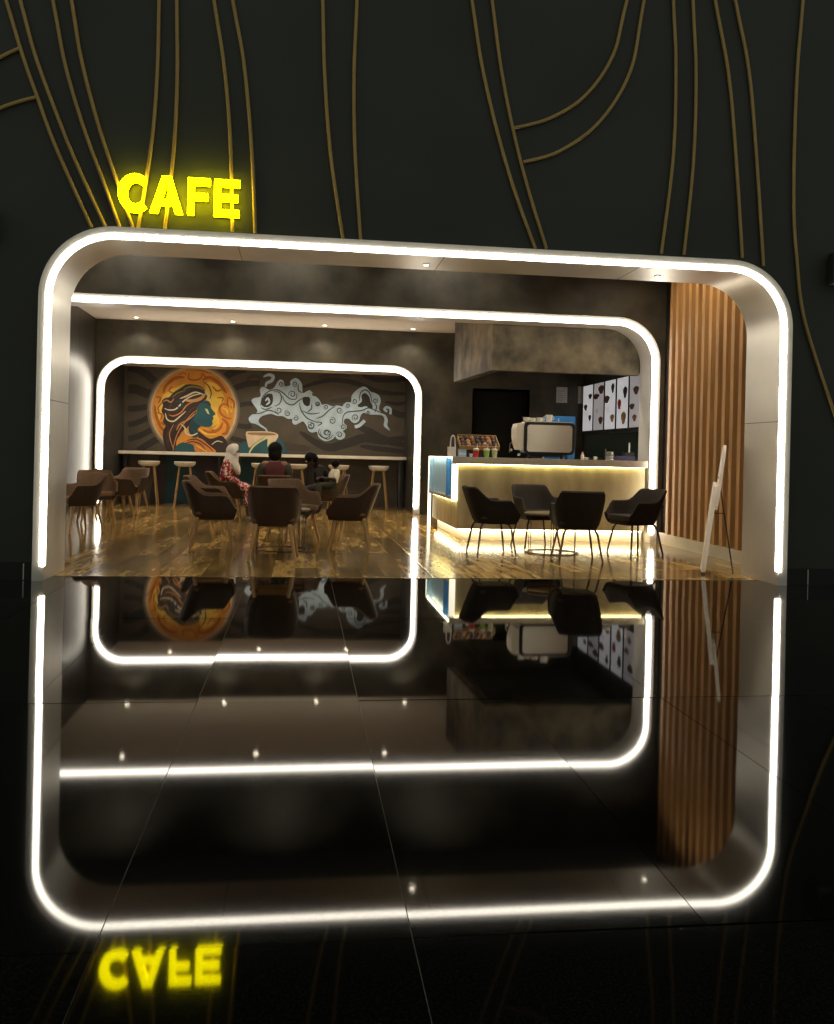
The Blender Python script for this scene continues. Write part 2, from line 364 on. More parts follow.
# downlights
for i, xx in enumerate((-3.06, -1.32, .38, 2.05)):
    downlight((xx, 17.1, ZC), ['first', 'second', 'third', 'fourth'][i]+' small round downlight from the left in the beige ceiling by the back wall', 'downlights in the dining ceiling', 26)
for i, xx in enumerate((-2.5, -.75, 1.0)):
    downlight((xx, 18.45, 2.86), ['left', 'middle', 'right'][i]+' small downlight in the mural niche soffit above the stools', 'downlights above the mural bar', 50, size=2.6)
for i, xx in enumerate((1.13, 3.42)):
    downlight((xx, 8.5, A1[2]-.0905), ['left', 'right'][i]+' small downlight in the underside of the silver entrance arch', 'downlights in the entrance arch', 10, rim=.035)
for i, (xx, yy) in enumerate(((3.1, 13.1), (3.8, 13.1), (4.5, 13.1))):
    downlight((xx, yy, 3.05), ['left', 'middle', 'right'][i]+' downlight in the dark ceiling over the coffee counter', 'downlights over the counter', 26)
for i, (xx, yy) in enumerate(((-2.6, 14.2), (-.6, 14.2), (1.4, 14.2))):
    downlight((xx, yy, ZC), ['left', 'middle', 'right'][i]+' downlight in the beige ceiling above the seated people', 'downlights above the tables', 34)

for i, yy in enumerate((9.4, 10.2, 11.0)):
    downlight((4.45, yy, 4.2), ['nearest', 'middle', 'farthest'][i]+' downlight in the dark ceiling beside the wooden slats', 'downlights along the slats', 50, size=2.4)
for i, xx in enumerate((-2.4, -.2, 2.0)):  # unseen lamps, added only to brighten the concrete wall
    downlight((xx, 10.75, 4.2), ['left', 'middle', 'right'][i]+' downlight washing the concrete wall above the middle arch', 'downlights washing the middle wall', 60, size=1.5, tilt=.95)
# ------------------------------------------------------------------ gold tubes on the facade
def zl(P): return [(x/1.986, y/1.986) for x, y in P]
def zr(P): return [(414+x/1.986, y/1.986) for x, y in P]
tubes = [
 (zl([(12, 0), (45, 110), (75, 195), (110, 290), (182, 452)]), 1, 'gold tube sweeping down, first from left at the top edge'),
 (zl([(40, 0), (70, 110), (110, 220), (150, 320), (210, 452)]), 1, 'gold tube sweeping down, second from left at the top edge'),
 (zl([(105, 0), (130, 130), (165, 250), (205, 360), (238, 452)]), 1, 'gold tube ending left of the letter C'),
 (zl([(142, 0), (160, 110), (190, 230), (225, 340), (264, 452)]), 1, 'gold tube passing behind the letter C'),
 (zl([(316, 0), (313, 130), (305, 250), (290, 360), (274, 455)]), 1, 'gold tube passing between the letters C and A'),
 (zl([(351, 0), (352, 150), (345, 300), (327, 458)]), 1, 'gold tube passing behind the letter A'),
 (zl([(425, 0), (445, 130), (457, 270), (462, 460)]), 1, 'gold tube passing behind the letter E'),
 (zl([(462, 0), (485, 130), (500, 300), (507, 464)]), 1, 'gold tube just right of the letter E'),
 (zl([(641, 0), (645, 150), (657, 310), (681, 474)]), 1, 'left one of the gold tube pair right of the sign'),
 (zl([(709, 0), (703, 150), (705, 300), (716, 476)]), 1, 'right one of the gold tube pair right of the sign'),
 (zl([(-40, 140), (0, 114), (41, 95)]), 0, 'short upper gold branch at the left edge'),
 (zl([(-40, 235), (0, 215), (40, 201), (76, 192)]), 0, 'short lower gold branch at the left edge'),
 (zr([(115, 0), (135, 130), (165, 260), (200, 380), (241, 494)]), 1, 'left main gold tube of the forked pair at the middle'),
 (zr([(155, 0), (172, 130), (195, 250), (225, 370), (263, 494)]), 1, 'right main gold tube of the forked pair, carrying two branches'),
 (zr([(197, 255), (270, 235), (340, 190), (395, 110), (423, 0)]), 1, 'upper curved gold branch of the fork'),
 (zr([(217, 322), (290, 300), (370, 240), (430, 140), (457, 0)]), 1, 'lower curved gold branch of the fork'),
 (zr([(515, 0), (520, 130), (515, 310), (491, 504)]), 1, 'fifth gold tube from the right at the top edge'),
 (zr([(554, 0), (560, 150), (555, 320), (536, 506)]), 1, 'fourth gold tube from the right at the top edge'),
 (zr([(598, 0), (625, 150), (640, 320), (652, 512)]), 1, 'third gold tube from the right at the top edge'),
 (zr([(638, 0), (665, 140), (680, 310), (694, 528)]), 1, 'second gold tube from the right, ending above the arch corner'),
 ([(803, 0), (797, 75), (794, 160), (794, 220), (797, 261), (801, 302), (810, 340), (834, 412), (852, 455)], 1, 'rightmost gold tube curving out beside the arch')]
for P, up, lab in tubes:
    W = [onY(u, v, YF-.022) for u, v in P]; W = [(p.x, p.y, p.z) for p in W]
    if up:
        i0 = -1 if W[-1][2] > W[0][2] else 0
        a = Vector(W[i0]); b = Vector(W[1 if i0 == 0 else -2]); e = a+(a-b).normalized()*1.6
        W = [tuple(e)]+W if i0 == 0 else W+[tuple(e)]
    mb = MB().tube(spline(W, 6), .0165, 8)
    o = mb.build('gold_tube', 'gold', None, True); tag(o, lab+' on the green wall', 'wall tube', 'curved gold tubes on the facade')

# ------------------------------------------------------------------ CAFE sign
sg = thing('cafe_sign', 'glowing yellow letters spelling CAFE above the entrance arch', 'sign', (0, 0, 0))
SZ, SH = 3.190, .318
def letter(poly, x, wd, y0=YF-.085, y1=YF-.036):
    Q = [(x+p[0]*wd, SZ+p[1]*SH) for p in poly]
    o = MB().prismY(Q, y0, y1).build('letter', 'sign_yellow', sg); MB().prismY(Q, y1+.0005, y1+.006).build('light_stop', 'black', o)  # opaque plate added behind each letter to block its backward glow
    for px_, pz in ((.14, .15), (.14, .8)) if wd < .25 else ((.45, .05), (.45, .9)): MB().box(x+wd*px_-.006, x+wd*px_+.006, y1+.006, YF, SZ+SH*pz-.006, SZ+SH*pz+.006).build('standoff', 'steel_dark', o)
    return o
Cp = []
for i in range(25):
    a = math.radians(47+266*i/24); Cp.append((.52+.50*math.cos(a), .5+.52*math.sin(a)))
for i in range(25):
    a = math.radians(313-266*i/24); Cp.append((.54+.25*math.cos(a)*1.02, .5+.30*math.sin(a)))
letter(Cp, -1.622, .285)
letter([(0, 0), (.36, 1), (.5, 1), (.5, .76), (.355, .37), (.645, .37), (.5, .76), (.5, 1), (.64, 1), (1, 0), (.77, 0), (.69, .22), (.31, .22), (.23, 0)], -1.348, .276)
letter([(0, 0), (0, 1), (1, 1), (1, .82), (.28, .82), (.28, .59), (.90, .59), (.90, .41), (.28, .41), (.28, 0)], -1.030, .188)
letter([(0, 0), (0, 1), (1, 1), (1, .82), (.26, .82), (.26, .60), (.94, .60), (.94, .42), (.26, .42), (.26, .18), (1, .18), (1, 0)], -.806, .216)
# wall lamps (off) either side of the arch
for xx, lab in ((-2.80, 'black box wall lamp left of the entrance arch'), (4.94, 'black box wall lamp right of the entrance arch')):
    t = thing('wall_lamp', lab, 'wall lamp', (xx, YF, 2.87), 0, 'wall lamps beside the arch')
    MB().rbox(0, .18, -.16, -.03, 0, .29, .03).build('housing', 'black', t, bevel=.006); MB().box(.05, .13, -.03, 0, .06, .23).build('bracket', 'black', t)
    MB().box(.02, .16, -.145, -.045, -.004, .0).build('diffuser', 'panel_grey', t)

# ------------------------------------------------------------------ mural
mu = thing('mural', 'painted mural of a woman before an orange sun beside a cup with pale steam', 'mural', (0, YM, 0))
def z1(P): return [(145+x/8.34, 362+y/8.34) for x, y in P]
def z2(P): return [(240+x/10.24, 365+y/10.24) for x, y in P]
def z3(P): return [(310+x/9.267, 370+y/9.267) for x, y in P]
LAY = [0]
def toM(P, lay):
    LAY[0] += 1; e = .004+.0022*lay+.00004*(LAY[0] % 45); y = YM-e
    return [(q.x, q.z) for q in (onY(u, v, y) for u, v in P)], -e
def paint(name, P, mat, lay, sm=4):
    if sm: P = spline(P, sm, True)
    Q, y = toM(P, lay)
    return MB().prismY(Q, y, y+.0018).build(name, mat, mu)
def stroke(name, P, wpx, mat, lay, taper=True, sm=5, mb=None):
    P = spline(P, sm) if sm else P; K = len(P); Lf = []; Rt = []
    for i in range(K):
        a = P[max(0, i-1)]; b = P[min(K-1, i+1)]; dx, dy = b[0]-a[0], b[1]-a[1]; l = math.hypot(dx, dy) or 1
        t = i/(K-1); wv = wpx*.5*((.25+.75*math.sin(PI*min(1, max(0, t)))**.5) if taper else 1)
        Lf.append((P[i][0]-dy/l*wv, P[i][1]+dx/l*wv)); Rt.append((P[i][0]+dy/l*wv, P[i][1]-dx/l*wv))
    own = mb is None; mb = mb or MB()
    Q_, y = toM(Lf+Rt, lay); Lq, Rq = Q_[:K], Q_[K:]
    vs = []
    for a, b in zip(Lq, Rq): vs += [(a[0], y, a[1]), (b[0], y, b[1]), (a[0], y+.0018, a[1]), (b[0], y+.0018, b[1])]
    fs = []
    for i in range(K-1):
        q = 4*i; fs += [(q, q+1, q+5, q+4), (q+2, q+6, q+7, q+3), (q, q+4, q+6, q+2), (q+1, q+3, q+7, q+5)]
    mb.add(vs, fs)
    if own: return mb.build(name, mat, mu)
def circ(c, r, n=40): return [(c[0]+r*math.cos(2*PI*i/n), c[1]+r*math.sin(2*PI*i/n)) for i in range(n)]
SC = z1([(405, 400)])[0]; SR = 345/8.34
# dark rays and waves of the background
def z0(P): return [(100+x/5.2125, 350+y/5.2125) for x, y in P]
for P, wv in (([(148, 90), (200, 104), (250, 132), (285, 165)], 36), ([(148, 202), (195, 206), (240, 226), (268, 232)], 44), ([(148, 306), (200, 304), (262, 292)], 28), ([(148, 390), (200, 376), (262, 348)], 26), ([(148, 462), (205, 448), (285, 408)], 28), ([(200, 525), (250, 492), (315, 455)], 32),
              ([(640, 150), (690, 118), (760, 98)], 34), ([(690, 205), (760, 178), (834, 172)], 28), ([(715, 290), (770, 280), (800, 282)], 22), ([(700, 390), (760, 400), (790, 395)], 24), ([(680, 460), (730, 470), (760, 480)], 22)):
    stroke('ray', z0(P), wv/5.2125*1.1, 'p_wave', 0, False)
for P, wv, mt in (([(300, 432), (325, 447), (345, 444), (365, 438), (385, 441), (408, 437)], 7, 'p_wave'), ([(355, 425), (370, 432), (385, 440), (409, 446)], 6, 'p_wave'), ([(300, 388), (330, 380), (355, 383), (380, 392), (409, 394)], 4, 'p_wave'),
                  ([(362, 375), (380, 380), (409, 379)], 4, 'p_wave'), ([(390, 410), (400, 415), (409, 414)], 5, 'p_wave'), ([(318, 378), (335, 374), (350, 376)], 4, 'p_wave2'), ([(262, 440), (285, 446), (310, 449)], 6, 'p_wave2'),
                  ([(330, 401), (345, 400), (352, 398)], 4, 'p_wave2'), ([(385, 402), (398, 404), (409, 402)], 3, 'p_wave'), ([(246, 380), (255, 376), (262, 380)], 3, 'p_wave2'), ([(360, 446), (380, 449), (409, 452)], 4, 'p_wave')):
    stroke('wave_band', P, wv*1.3, mt, 0)
for i, (r, mt) in enumerate(((SR+5.2, 'p_halo3'), (SR+3.4, 'p_halo2'), (SR+1.8, 'p_halo1'))): paint('sun_halo', circ(SC, r), mt, 1+i, 0)
paint('sun_disc', circ(SC, SR), 'p_sun', 4, 0)
paint('sun_glow', z1([(520, 170), (600, 190), (660, 290), (640, 360), (600, 420), (620, 500), (560, 540), (520, 500), (540, 400), (500, 260)]), 'p_sun_yel', 5)
paint('sun_glow', z1([(120, 330), (170, 260), (260, 210), (330, 180), (300, 240), (200, 300), (150, 400), (120, 480), (95, 420)]), 'p_sun_yel', 5)
for P, wv in (([(150, 260), (180, 190), (260, 130), (330, 130)], 22), ([(370, 90), (365, 140), (420, 150), (470, 130), (470, 90)], 12), ([(480, 150), (540, 130), (620, 180), (680, 260)], 26), ([(690, 290), (740, 330), (735, 380), (690, 360), (690, 300)], 16),
              ([(720, 470), (690, 470), (640, 440), (620, 390), (650, 350), (710, 370)], 14), ([(640, 470), (690, 520), (680, 590), (640, 600)], 24), ([(480, 560), (540, 590), (620, 560), (650, 500)], 20), ([(80, 360), (95, 450), (130, 540), (180, 590)], 20),
              ([(90, 290), (130, 300), (110, 350)], 14), ([(130, 500), (160, 520), (180, 490)], 16), ([(480, 90), (510, 130), (550, 120)], 12), ([(230, 200), (200, 240), (240, 260)], 10), ([(600, 300), (650, 300), (640, 340)], 10), ([(100, 420), (140, 440), (130, 480)], 12), ([(560, 200), (600, 240), (640, 230)], 12), ([(280, 110), (320, 90), (350, 110)], 8), ([(590, 540), (560, 580), (600, 600)], 12), ([(150, 330), (110, 380), (120, 430)], 12), ([(420, 70), (480, 75), (560, 100)], 8), ([(210, 160), (240, 130), (270, 150)], 10)):
    stroke('sun_swirl', z1(P), wv/8.34*1.2, 'p_sun_dark', 6)
for P, wv in (([(560, 560), (600, 540), (620, 500)], 12), ([(640, 380), (680, 400), (690, 440)], 12), ([(450, 560), (520, 600), (600, 600)], 14), ([(700, 330), (720, 420), (730, 350)], 8)):
    stroke('sun_swirl', z1(P), wv/8.34, 'p_sun_yel', 7)
paint('hair_mass', z1([(505, 240), (470, 205), (420, 190), (350, 187), (300, 215), (240, 252), (205, 290), (170, 300), (140, 325), (150, 360), (138, 410), (160, 450), (150, 500), (172, 530), (150, 580), (152, 650), (185, 748), (255, 748), (262, 660), (300, 600), (345, 555), (410, 470), (440, 370), (505, 315), (520, 270)]), 'p_hair', 8)
paint('robe', z1([(440, 575), (540, 640), (640, 615), (690, 690), (660, 752), (560, 752), (470, 690)]), 'p_hair', 8)
paint('neck', z1([(400, 470), (365, 540), (375, 600), (420, 640), (450, 600), (440, 560), (470, 520)]), 'p_teal2', 9)
paint('face', z1([(445, 368), (500, 322), (540, 335), (552, 385), (588, 432), (566, 452), (572, 472), (560, 490), (564, 512), (548, 536), (500, 540), (440, 520), (405, 480), (430, 420)]), 'p_teal', 10)
paint('shoulder', z1([(255, 752), (262, 700), (320, 668), (390, 680), (432, 752)]), 'p_teal', 9)
paint('drapery', z1([(320, 668), (400, 632), (470, 640), (530, 690), (592, 752), (432, 752), (400, 690)]), 'p_orange', 10)
paint('eye', z1([(497, 388), (522, 392), (540, 438), (520, 430)]), 'p_pale', 11, 0)
paint('brow', z1([(480, 340), (520, 335), (548, 352), (545, 366), (515, 350)]), 'p_teal2', 11)
for P, wv, mt in (([(500, 250), (420, 218), (330, 245), (250, 305), (205, 380), (190, 460)], 13, 'p_hair2'), ([(495, 275), (420, 252), (345, 285), (290, 305)], 12, 'p_cream'), ([(505, 262), (470, 300), (410, 322), (340, 322)], 26, 'p_tan'), ([(470, 265), (400, 280), (330, 320), (260, 390), (200, 400), (160, 385)], 10, 'p_cream'),
                  ([(320, 228), (380, 205), (450, 212), (505, 238)], 14, 'p_olive'), ([(440, 370), (380, 400), (330, 470), (270, 520), (215, 590), (190, 700)], 13, 'p_hair2'), ([(430, 400), (380, 445), (330, 505), (290, 560), (255, 640), (232, 740)], 9, 'p_orange'), ([(170, 425), (185, 478), (235, 495), (290, 455), (340, 410)], 11, 'p_cream'),
                  ([(145, 335), (180, 318), (215, 335), (240, 305)], 10, 'p_tan'), ([(255, 340), (275, 325), (308, 345), (300, 378), (268, 372)], 16, 'p_teal2'), ([(170, 520), (195, 560), (180, 640), (205, 735)], 10, 'p_hair2'), ([(240, 520), (205, 590), (215, 660), (240, 735)], 7, 'p_tan'), ([(410, 330), (350, 360), (300, 420), (240, 450), (200, 440)], 9, 'p_orange'),
                  ([(420, 430), (360, 480), (290, 520), (262, 570)], 11, 'p_tan'), ([(330, 535), (340, 590), (390, 612), (440, 592)], 12, 'p_cream'), ([(300, 520), (330, 545), (360, 590)], 9, 'p_cream'), ([(225, 300), (270, 260), (340, 235)], 8, 'p_olive'), ([(350, 655), (430, 645), (520, 700), (570, 745)], 10, 'p_hair2'), ([(330, 680), (400, 665), (470, 690), (510, 745)], 8, 'p_hair'),
                  ([(420, 690), (470, 720), (520, 748)], 9, 'p_sun_yel'), ([(555, 690), (600, 660), (650, 670)], 8, 'p_cream'), ([(500, 240), (535, 290), (545, 320)], 18, 'p_pale'), ([(485, 165), (530, 200), (552, 260), (540, 310)], 9, 'p_hair2'), ([(330, 565), (300, 600), (280, 650)], 8, 'p_tan')):
    stroke('hair_lock', z1(P), wv/8.34*1.1, mt, 12)
# lower part of the mural behind the stools
paint('skirt', [(166, 456), (190, 456), (206, 458), (206, 500), (186, 503), (163, 503)], 'p_teal2', 5, 0)
paint('skirt', [(241, 458), (262, 459), (262, 500), (238, 500)], 'p_teal2', 5, 0)
paint('robe_fall', [(160, 455), (166, 456), (164, 503), (150, 503), (153, 480)], 'p_hair', 6)
paint('robe_fall', [(192, 457), (220, 458), (225, 500), (204, 503), (200, 480)], 'p_hair', 6)
# cup
paint('cup_hill', z2([(0, 915), (0, 830), (40, 780), (70, 800), (95, 850), (150, 820), (240, 755), (330, 745), (420, 750), (450, 820), (450, 918)]), 'p_teal', 7)
paint('cup', z2([(62, 690), (130, 680), (300, 682), (386, 708), (378, 760), (310, 830), (290, 770), (240, 745), (150, 800), (95, 845), (75, 790)]), 'p_cup', 8)
paint('cup_mouth', z2([(75, 698), (130, 690), (300, 694), (372, 712), (300, 722), (120, 716)]), 'p_cup_in', 9)
stroke('cup_line', z2([(92, 905), (130, 840), (190, 790), (270, 748), (300, 750)]), 2.2, 'p_pale', 10)
stroke('cup_line', z2([(290, 745), (290, 790), (288, 840)]), 1.8, 'p_pale', 10)
# steam
sm_ = z2([(285, 684), (268, 650), (205, 602), (190, 570), (210, 535), (250, 515), (320, 500), (380, 520), (440, 525), (490, 552), (535, 552), (535, 590), (565, 612), (610, 592), (645, 578), (680, 620), (700, 670), (740, 692), (788, 684), (800, 730)]) + \
      z3([(100, 640), (150, 660), (210, 640), (235, 612), (242, 632), (280, 647), (320, 625), (325, 590), (305, 565), (335, 545), (340, 518), (315, 490), (322, 455), (360, 452), (388, 482), (420, 492), (455, 470), (470, 420), (500, 396), (545, 412), (640, 416), (680, 430), (690, 470), (685, 520), (742, 562), (716, 510), (722, 470), (702, 420), (652, 385), (640, 350), (655, 290), (642, 240), (600, 212), (560, 200), (530, 166), (490, 154), (430, 188), (386, 240), (380, 298), (340, 298), (312, 318), (300, 336), (250, 328), (210, 336), (150, 316), (110, 320), (95, 290), (60, 250), (22, 235), (22, 205)]) + \
      z2([(748, 292), (720, 260), (690, 265), (642, 285), (636, 200), (600, 147), (560, 134), (515, 165), (515, 205), (470, 220), (456, 210), (446, 165), (410, 148), (375, 185), (350, 230), (300, 255), (240, 222), (204, 250), (210, 322), (140, 340), (118, 370), (150, 420), (176, 460), (170, 490), (118, 510), (88, 550), (110, 592), (160, 604), (215, 634), (258, 660), (268, 684)])
paint('steam', sm_, 'p_smoke', 9, 3)
stroke('steam_curl', z2([(240, 122), (290, 100), (338, 115), (325, 160), (275, 185), (262, 225)]), 3.4, 'p_smoke', 9)
stroke('steam_curl', z3([(415, 525), (455, 515), (508, 468)]), 3.4, 'p_smoke', 9, False)
stroke('steam_curl', z3([(745, 410), (745, 360), (710, 345), (690, 365), (715, 385)]), 2.4, 'p_smoke', 9, False)
paint('steam_gap', z2([(215, 400), (225, 350), (270, 300), (330, 300), (335, 380), (300, 425), (250, 430)]), 'p_wave', 10)
stroke('steam_curl', z2([(265, 410), (300, 380), (285, 340), (260, 370)]), 2.0, 'p_smoke', 11)
paint('steam_gap', z2([(640, 345), (660, 328), (715, 335), (712, 410), (680, 420), (650, 395)]), 'p_wave', 10)
paint('steam_gap', z3([(440, 328), (480, 290), (478, 235), (512, 214), (550, 250), (562, 300), (582, 340), (562, 362), (520, 336), (470, 346)]), 'p_wave', 10)
ln = MB()
def spiral(c, r, a0, sgn, turns=1.4, n=16):
    return [(c[0]+r*(1-.8*t)*math.cos(a0+sgn*2*PI*turns*t), c[1]+r*(1-.8*t)*math.sin(a0+sgn*2*PI*turns*t)) for t in [i/(n-1) for i in range(n)]]
for c, r, a, s in ((z2([(425, 195)])[0], 2.8, 0, 1), (z2([(565, 195)])[0], 3.0, .5, 1), (z2([(535, 300)])[0], 4.0, 2.5, 1), (z2([(395, 462)])[0], 3.6, 3.5, -1), (z2([(488, 495)])[0], 3.2, -1.5, -1), (z2([(570, 545)])[0], 3.0, -2.0, 1), (z2([(735, 615)])[0], 3.6, -2.5, -1), (z2([(795, 395)])[0], 2.4, -2, -1),
                   (z3([(72, 312)])[0], 2.6, 3, -1), (z3([(145, 342)])[0], 2.6, 3, -1), (z3([(275, 372)])[0], 3.6, 0, 1), (z3([(350, 328)])[0], 2.4, 3, -1), (z3([(205, 470)])[0], 3.8, -2, 1), (z3([(412, 290)])[0], 3.0, 3, -1), (z3([(605, 282)])[0], 3.0, -1, 1), (z3([(420, 440)])[0], 3.6, 2, 1), (z3([(540, 392)])[0], 2.0, 0, 1),
                   (z3([(308, 530)])[0], 3.0, 1, -1), (z3([(272, 600)])[0], 3.4, 3, 1), (z3([(150, 585)])[0], 6.2, -2.5, -1), (z3([(160, 578)])[0], 3.4, -.5, 1), (z3([(5, 520)])[0], 4.5, -2.5, 1)):
    stroke('', spiral(c, r, a, s), .95, None, 12, True, 0, ln)
for P in (z2([(210, 420), (230, 330), (300, 268), (380, 255), (440, 285), (510, 345), (575, 345), (580, 290)]), z2([(430, 310), (470, 385), (540, 408), (600, 365), (670, 325)]), z2([(340, 275), (400, 280), (425, 340), (400, 400), (350, 420)]), z2([(610, 385), (625, 460), (690, 545), (800, 590)]), z2([(640, 470), (720, 500), (819, 490)]),
          z2([(120, 500), (200, 495), (290, 465), (350, 480), (400, 510)]), z2([(215, 435), (260, 455), (330, 430)]), z2([(690, 480), (730, 450), (735, 400)]), z3([(60, 450), (120, 425), (180, 370), (235, 335)]), z3([(300, 505), (308, 430), (350, 390), (480, 375), (545, 352), (640, 388), (700, 410)]), z3([(455, 290), (470, 210), (520, 185), (560, 230), (575, 320)]),
          z3([(600, 395), (618, 340), (600, 310)]), z3([(70, 520), (110, 490), (60, 480)]), z3([(90, 545), (80, 580), (110, 620), (170, 640), (215, 600)]), z2([(595, 190), (600, 260), (640, 285)])):
    stroke('', P, 1.15, None, 12, True, 5, ln)
ln.build('steam_line', 'p_line', mu)

# ------------------------------------------------------------------ bar along the mural
bt = thing('bar_table', 'long cream bar shelf running under the mural behind the stools', 'bar table', (0, 0, 0))
MB().box(-3.685, 2.205, 18.96, 19.47, 1.035, 1.10).build('top', 'bar_top', bt, bevel=.006)
for xx in (-3.60, -1.7, .2, 2.10): MB().box(xx-.025, xx+.025, 19.30, 19.46, 0, 1.035).build('support', 'steel_dark', bt)
def make_stool(label):
    t = thing('bar_stool', label, 'bar stool', (0, 0, 0), 0, 'cream bar stools under the mural')
    MB().lathe([(.06, .80), (.15, .805), (.205, .845), (.215, .895), (.208, .903), (.19, .898), (.10, .875), (.001, .872)], n=24).build('seat', 'stool_seat', t, True)
    for sx in (-1, 1):
        for sy in (-1, 1): MB().tube([(sx*.10, sy*.10, .82), (sx*.19, sy*.19, 0)], [.017, .013], 8).build('leg', 'oak', t, True)
    q = .166; MB().tube([(-q, -q, .30), (q, -q, .30), (q, q, .30), (-q, q, .30)], .007, 6, closed=True).build('footrest', 'wire', t, True)
    return t
st = None
for u, lab in ((149, 'cream bar stool with oak legs, farthest left under the mural'), (185, 'second cream bar stool from the left under the mural'), (262, 'cream bar stool half hidden behind the person in maroon'), (297, 'cream bar stool just right of the person in maroon'), (339, 'cream bar stool behind the child in white'), (379, 'cream bar stool standing alone at the right end of the bar')):
    p = onY(u, 460, 18.72); loc = (p.x, 18.72, 0); rz = random.uniform(-.3, .3)
    if st is None: st = make_stool(lab); st.location = loc; st.rotation_euler.z = rz
    else: dup(st, loc, rz, lab)

# ------------------------------------------------------------------ tub chairs
def sstep(a, b, x): t = max(0.0, min(1.0, (x-a)/(b-a))); return t*t*(3-2*t)
def make_chair(label, group, outer, inner, legm, dark):
    t = thing('tub_chair', label, 'chair', (0, 0, 0), 0, group)
    a, yb, yf, zb = .285, -.285, .275, .365
    def P(s):
        if s < .55:
            f = s/.55*PI/2; return a*math.sin(f)**.72, yb*math.cos(f)**.72
        q = (s-.55)/.45; return a*(1-.05*q), yf*q
    def Hh(s): return .790-.150*sstep(.31, .53, s)-.150*sstep(.80, 1.0, s)
    N = 22; cols = []
    for i in range(-N, N+1):
        s = abs(i)/N; x, y = P(s); x = x*(1 if i >= 0 else -1); H = Hh(s); c = []
        c.append((0, .03, zb-.002))
        for q in (0, .12, .3, .5, .7, .88, .97): k = .76+.24*q**.55; c.append((x*k, y*k+.02*(1-q), zb+(H-zb)*q))
        c.append((x*.965, y*.965, H+.006)); c.append((x*.93, y*.93, H))
        for q in (.93, .7, .45, .2, .0): k = .70+.215*q**.6; c.append((x*k, y*k+.02*(1-q), .43+(H-.43)*q))
        c.append((0, .03, .43)); cols.append([(p[0], p[1]-.075*max(0, (p[2]-.40)/.39)*sstep(.12, -.22, p[1]), p[2]) for p in c])
    n = len(cols[0])
    # outer shell and inner upholstery share the rim
    outm = MB(); outm.add([p for c in cols for p in c[:8]], [(i*8+j, i*8+j+1, (i+1)*8+j+1, (i+1)*8+j) for i in range(2*N) for j in range(7)])
    outm.rbox(-.205, .205, -.10, .255, zb-.004, .415, .05)
    for e in (0, 2*N): outm.add(cols[e], [tuple(range(n))])
    outm.build('shell', outer, t, True)
    mi = n-7; inm = MB(); inm.add([p for c in cols for p in c[7:]], [(i*mi+j, i*mi+j+1, (i+1)*mi+j+1, (i+1)*mi+j) for i in range(2*N) for j in range(mi-1)])
    inm.build('upholstery', inner, t, True)
    sp = [(.001, .475)]
    MB().rbox(-.225, .225, -.19, .285, .415, .478, .075, n=5).build('seat_cushion', inner, t, True, bevel=.014)
    for sx in (-1, 1):
        for sy in (-1, 1):
            if dark: pts = [(sx*.12, sy*.12, .372), (sx*.165, sy*.165, .355), (sx*.19, sy*.185, .31), (sx*.245, sy*.235, 0)]; rr = [.013, .013, .013, .011]
            else: pts = [(sx*.175, sy*.165, .385), (sx*.245, sy*.240, 0)]; rr = [.023, .0145]
            MB().tube(pts, rr, 10).build('leg', legm, t, True)
    if not dark: MB().box(-.16, .16, -.16, .16, .350, .366).build('seat_frame', legm, t)
    return t
def fp(u, v): p = onZ(u, v, 0); return (p.x, p.y, 0)
FACE = dict(right=-PI/2, left=PI/2, away=0.0, cam=PI)
left_specs = [
 ((-1.0, 10.68, 0), FACE['right']+.06, 'brown tub chair facing right at the front left table, nearest left wall side'),
 ((-.27, 9.80, 0), FACE['away']-.05, 'dark brown tub chair seen from behind in front of the left table'),
 ((.60, 10.85, 0), FACE['left']-.10, 'brown tub chair facing left, alone right of the front left table'),
 ((-.08, 11.75, 0), FACE['cam']+.55, 'tan lined tub chair at the far side of the front left table'),
 ((-1.24, 12.75, 0), FACE['right']-.05, 'empty brown tub chair half hidden just behind the left-hand front chair'),
 ((-1.22, 15.35, 0), FACE['right'], 'tub chair on which the woman in white headscarf sits'),
 ((-.40, 14.15, 0), FACE['away'], 'tub chair seen from behind under the person in maroon'),
 ((.45, 15.05, 0), FACE['left']+.1, 'tub chair under the person in dark clothes holding the child'),
 ((-2.98, 12.75, 0), FACE['left']+.7, 'brown tub chair half hidden by the left post of the silver arch'),
 ((-3.09, 14.35, 0), FACE['cam']+.35, 'brown tub chair second along the left wall, facing out'),
 ((-3.08, 15.70, 0), FACE['right']+.5, 'dark tub chair third along the left wall, seen from behind'),
 ((-3.02, 16.72, 0), FACE['cam']-.25, 'brown tub chair farthest back along the left wall below the mural')]
ch = None
for loc, rz, lab in left_specs:
    if ch is None: ch = make_chair(lab, 'brown tub chairs in the dining area', 'leather', 'fabric', 'oak', False); ch.location = loc; ch.rotation_euler.z = rz
    else: dup(ch, loc, rz, lab)
right_specs = [
 ((2.27, 10.60, 0), FACE['right']+.08, 'dark tub chair facing right at the counter-side table'),
 ((3.03, 11.42, 0), FACE['cam']+.15, 'dark tub chair between the wire table and the lit counter, facing out'),
 ((3.12, 9.95, 0), FACE['away']-.08, 'dark tub chair seen from behind nearest the black floor on the right'),
 ((4.10, 10.72, 0), FACE['left']+.28, 'dark tub chair facing left beside the wooden slats')]
ch2 = None
for loc, rz, lab in right_specs:
    if ch2 is None: ch2 = make_chair(lab, 'dark tub chairs by the counter', 'leather_dark', 'fabric_dark', 'leg_dark', True); ch2.location = loc; ch2.rotation_euler.z = rz
    else: dup(ch2, loc, rz, lab)
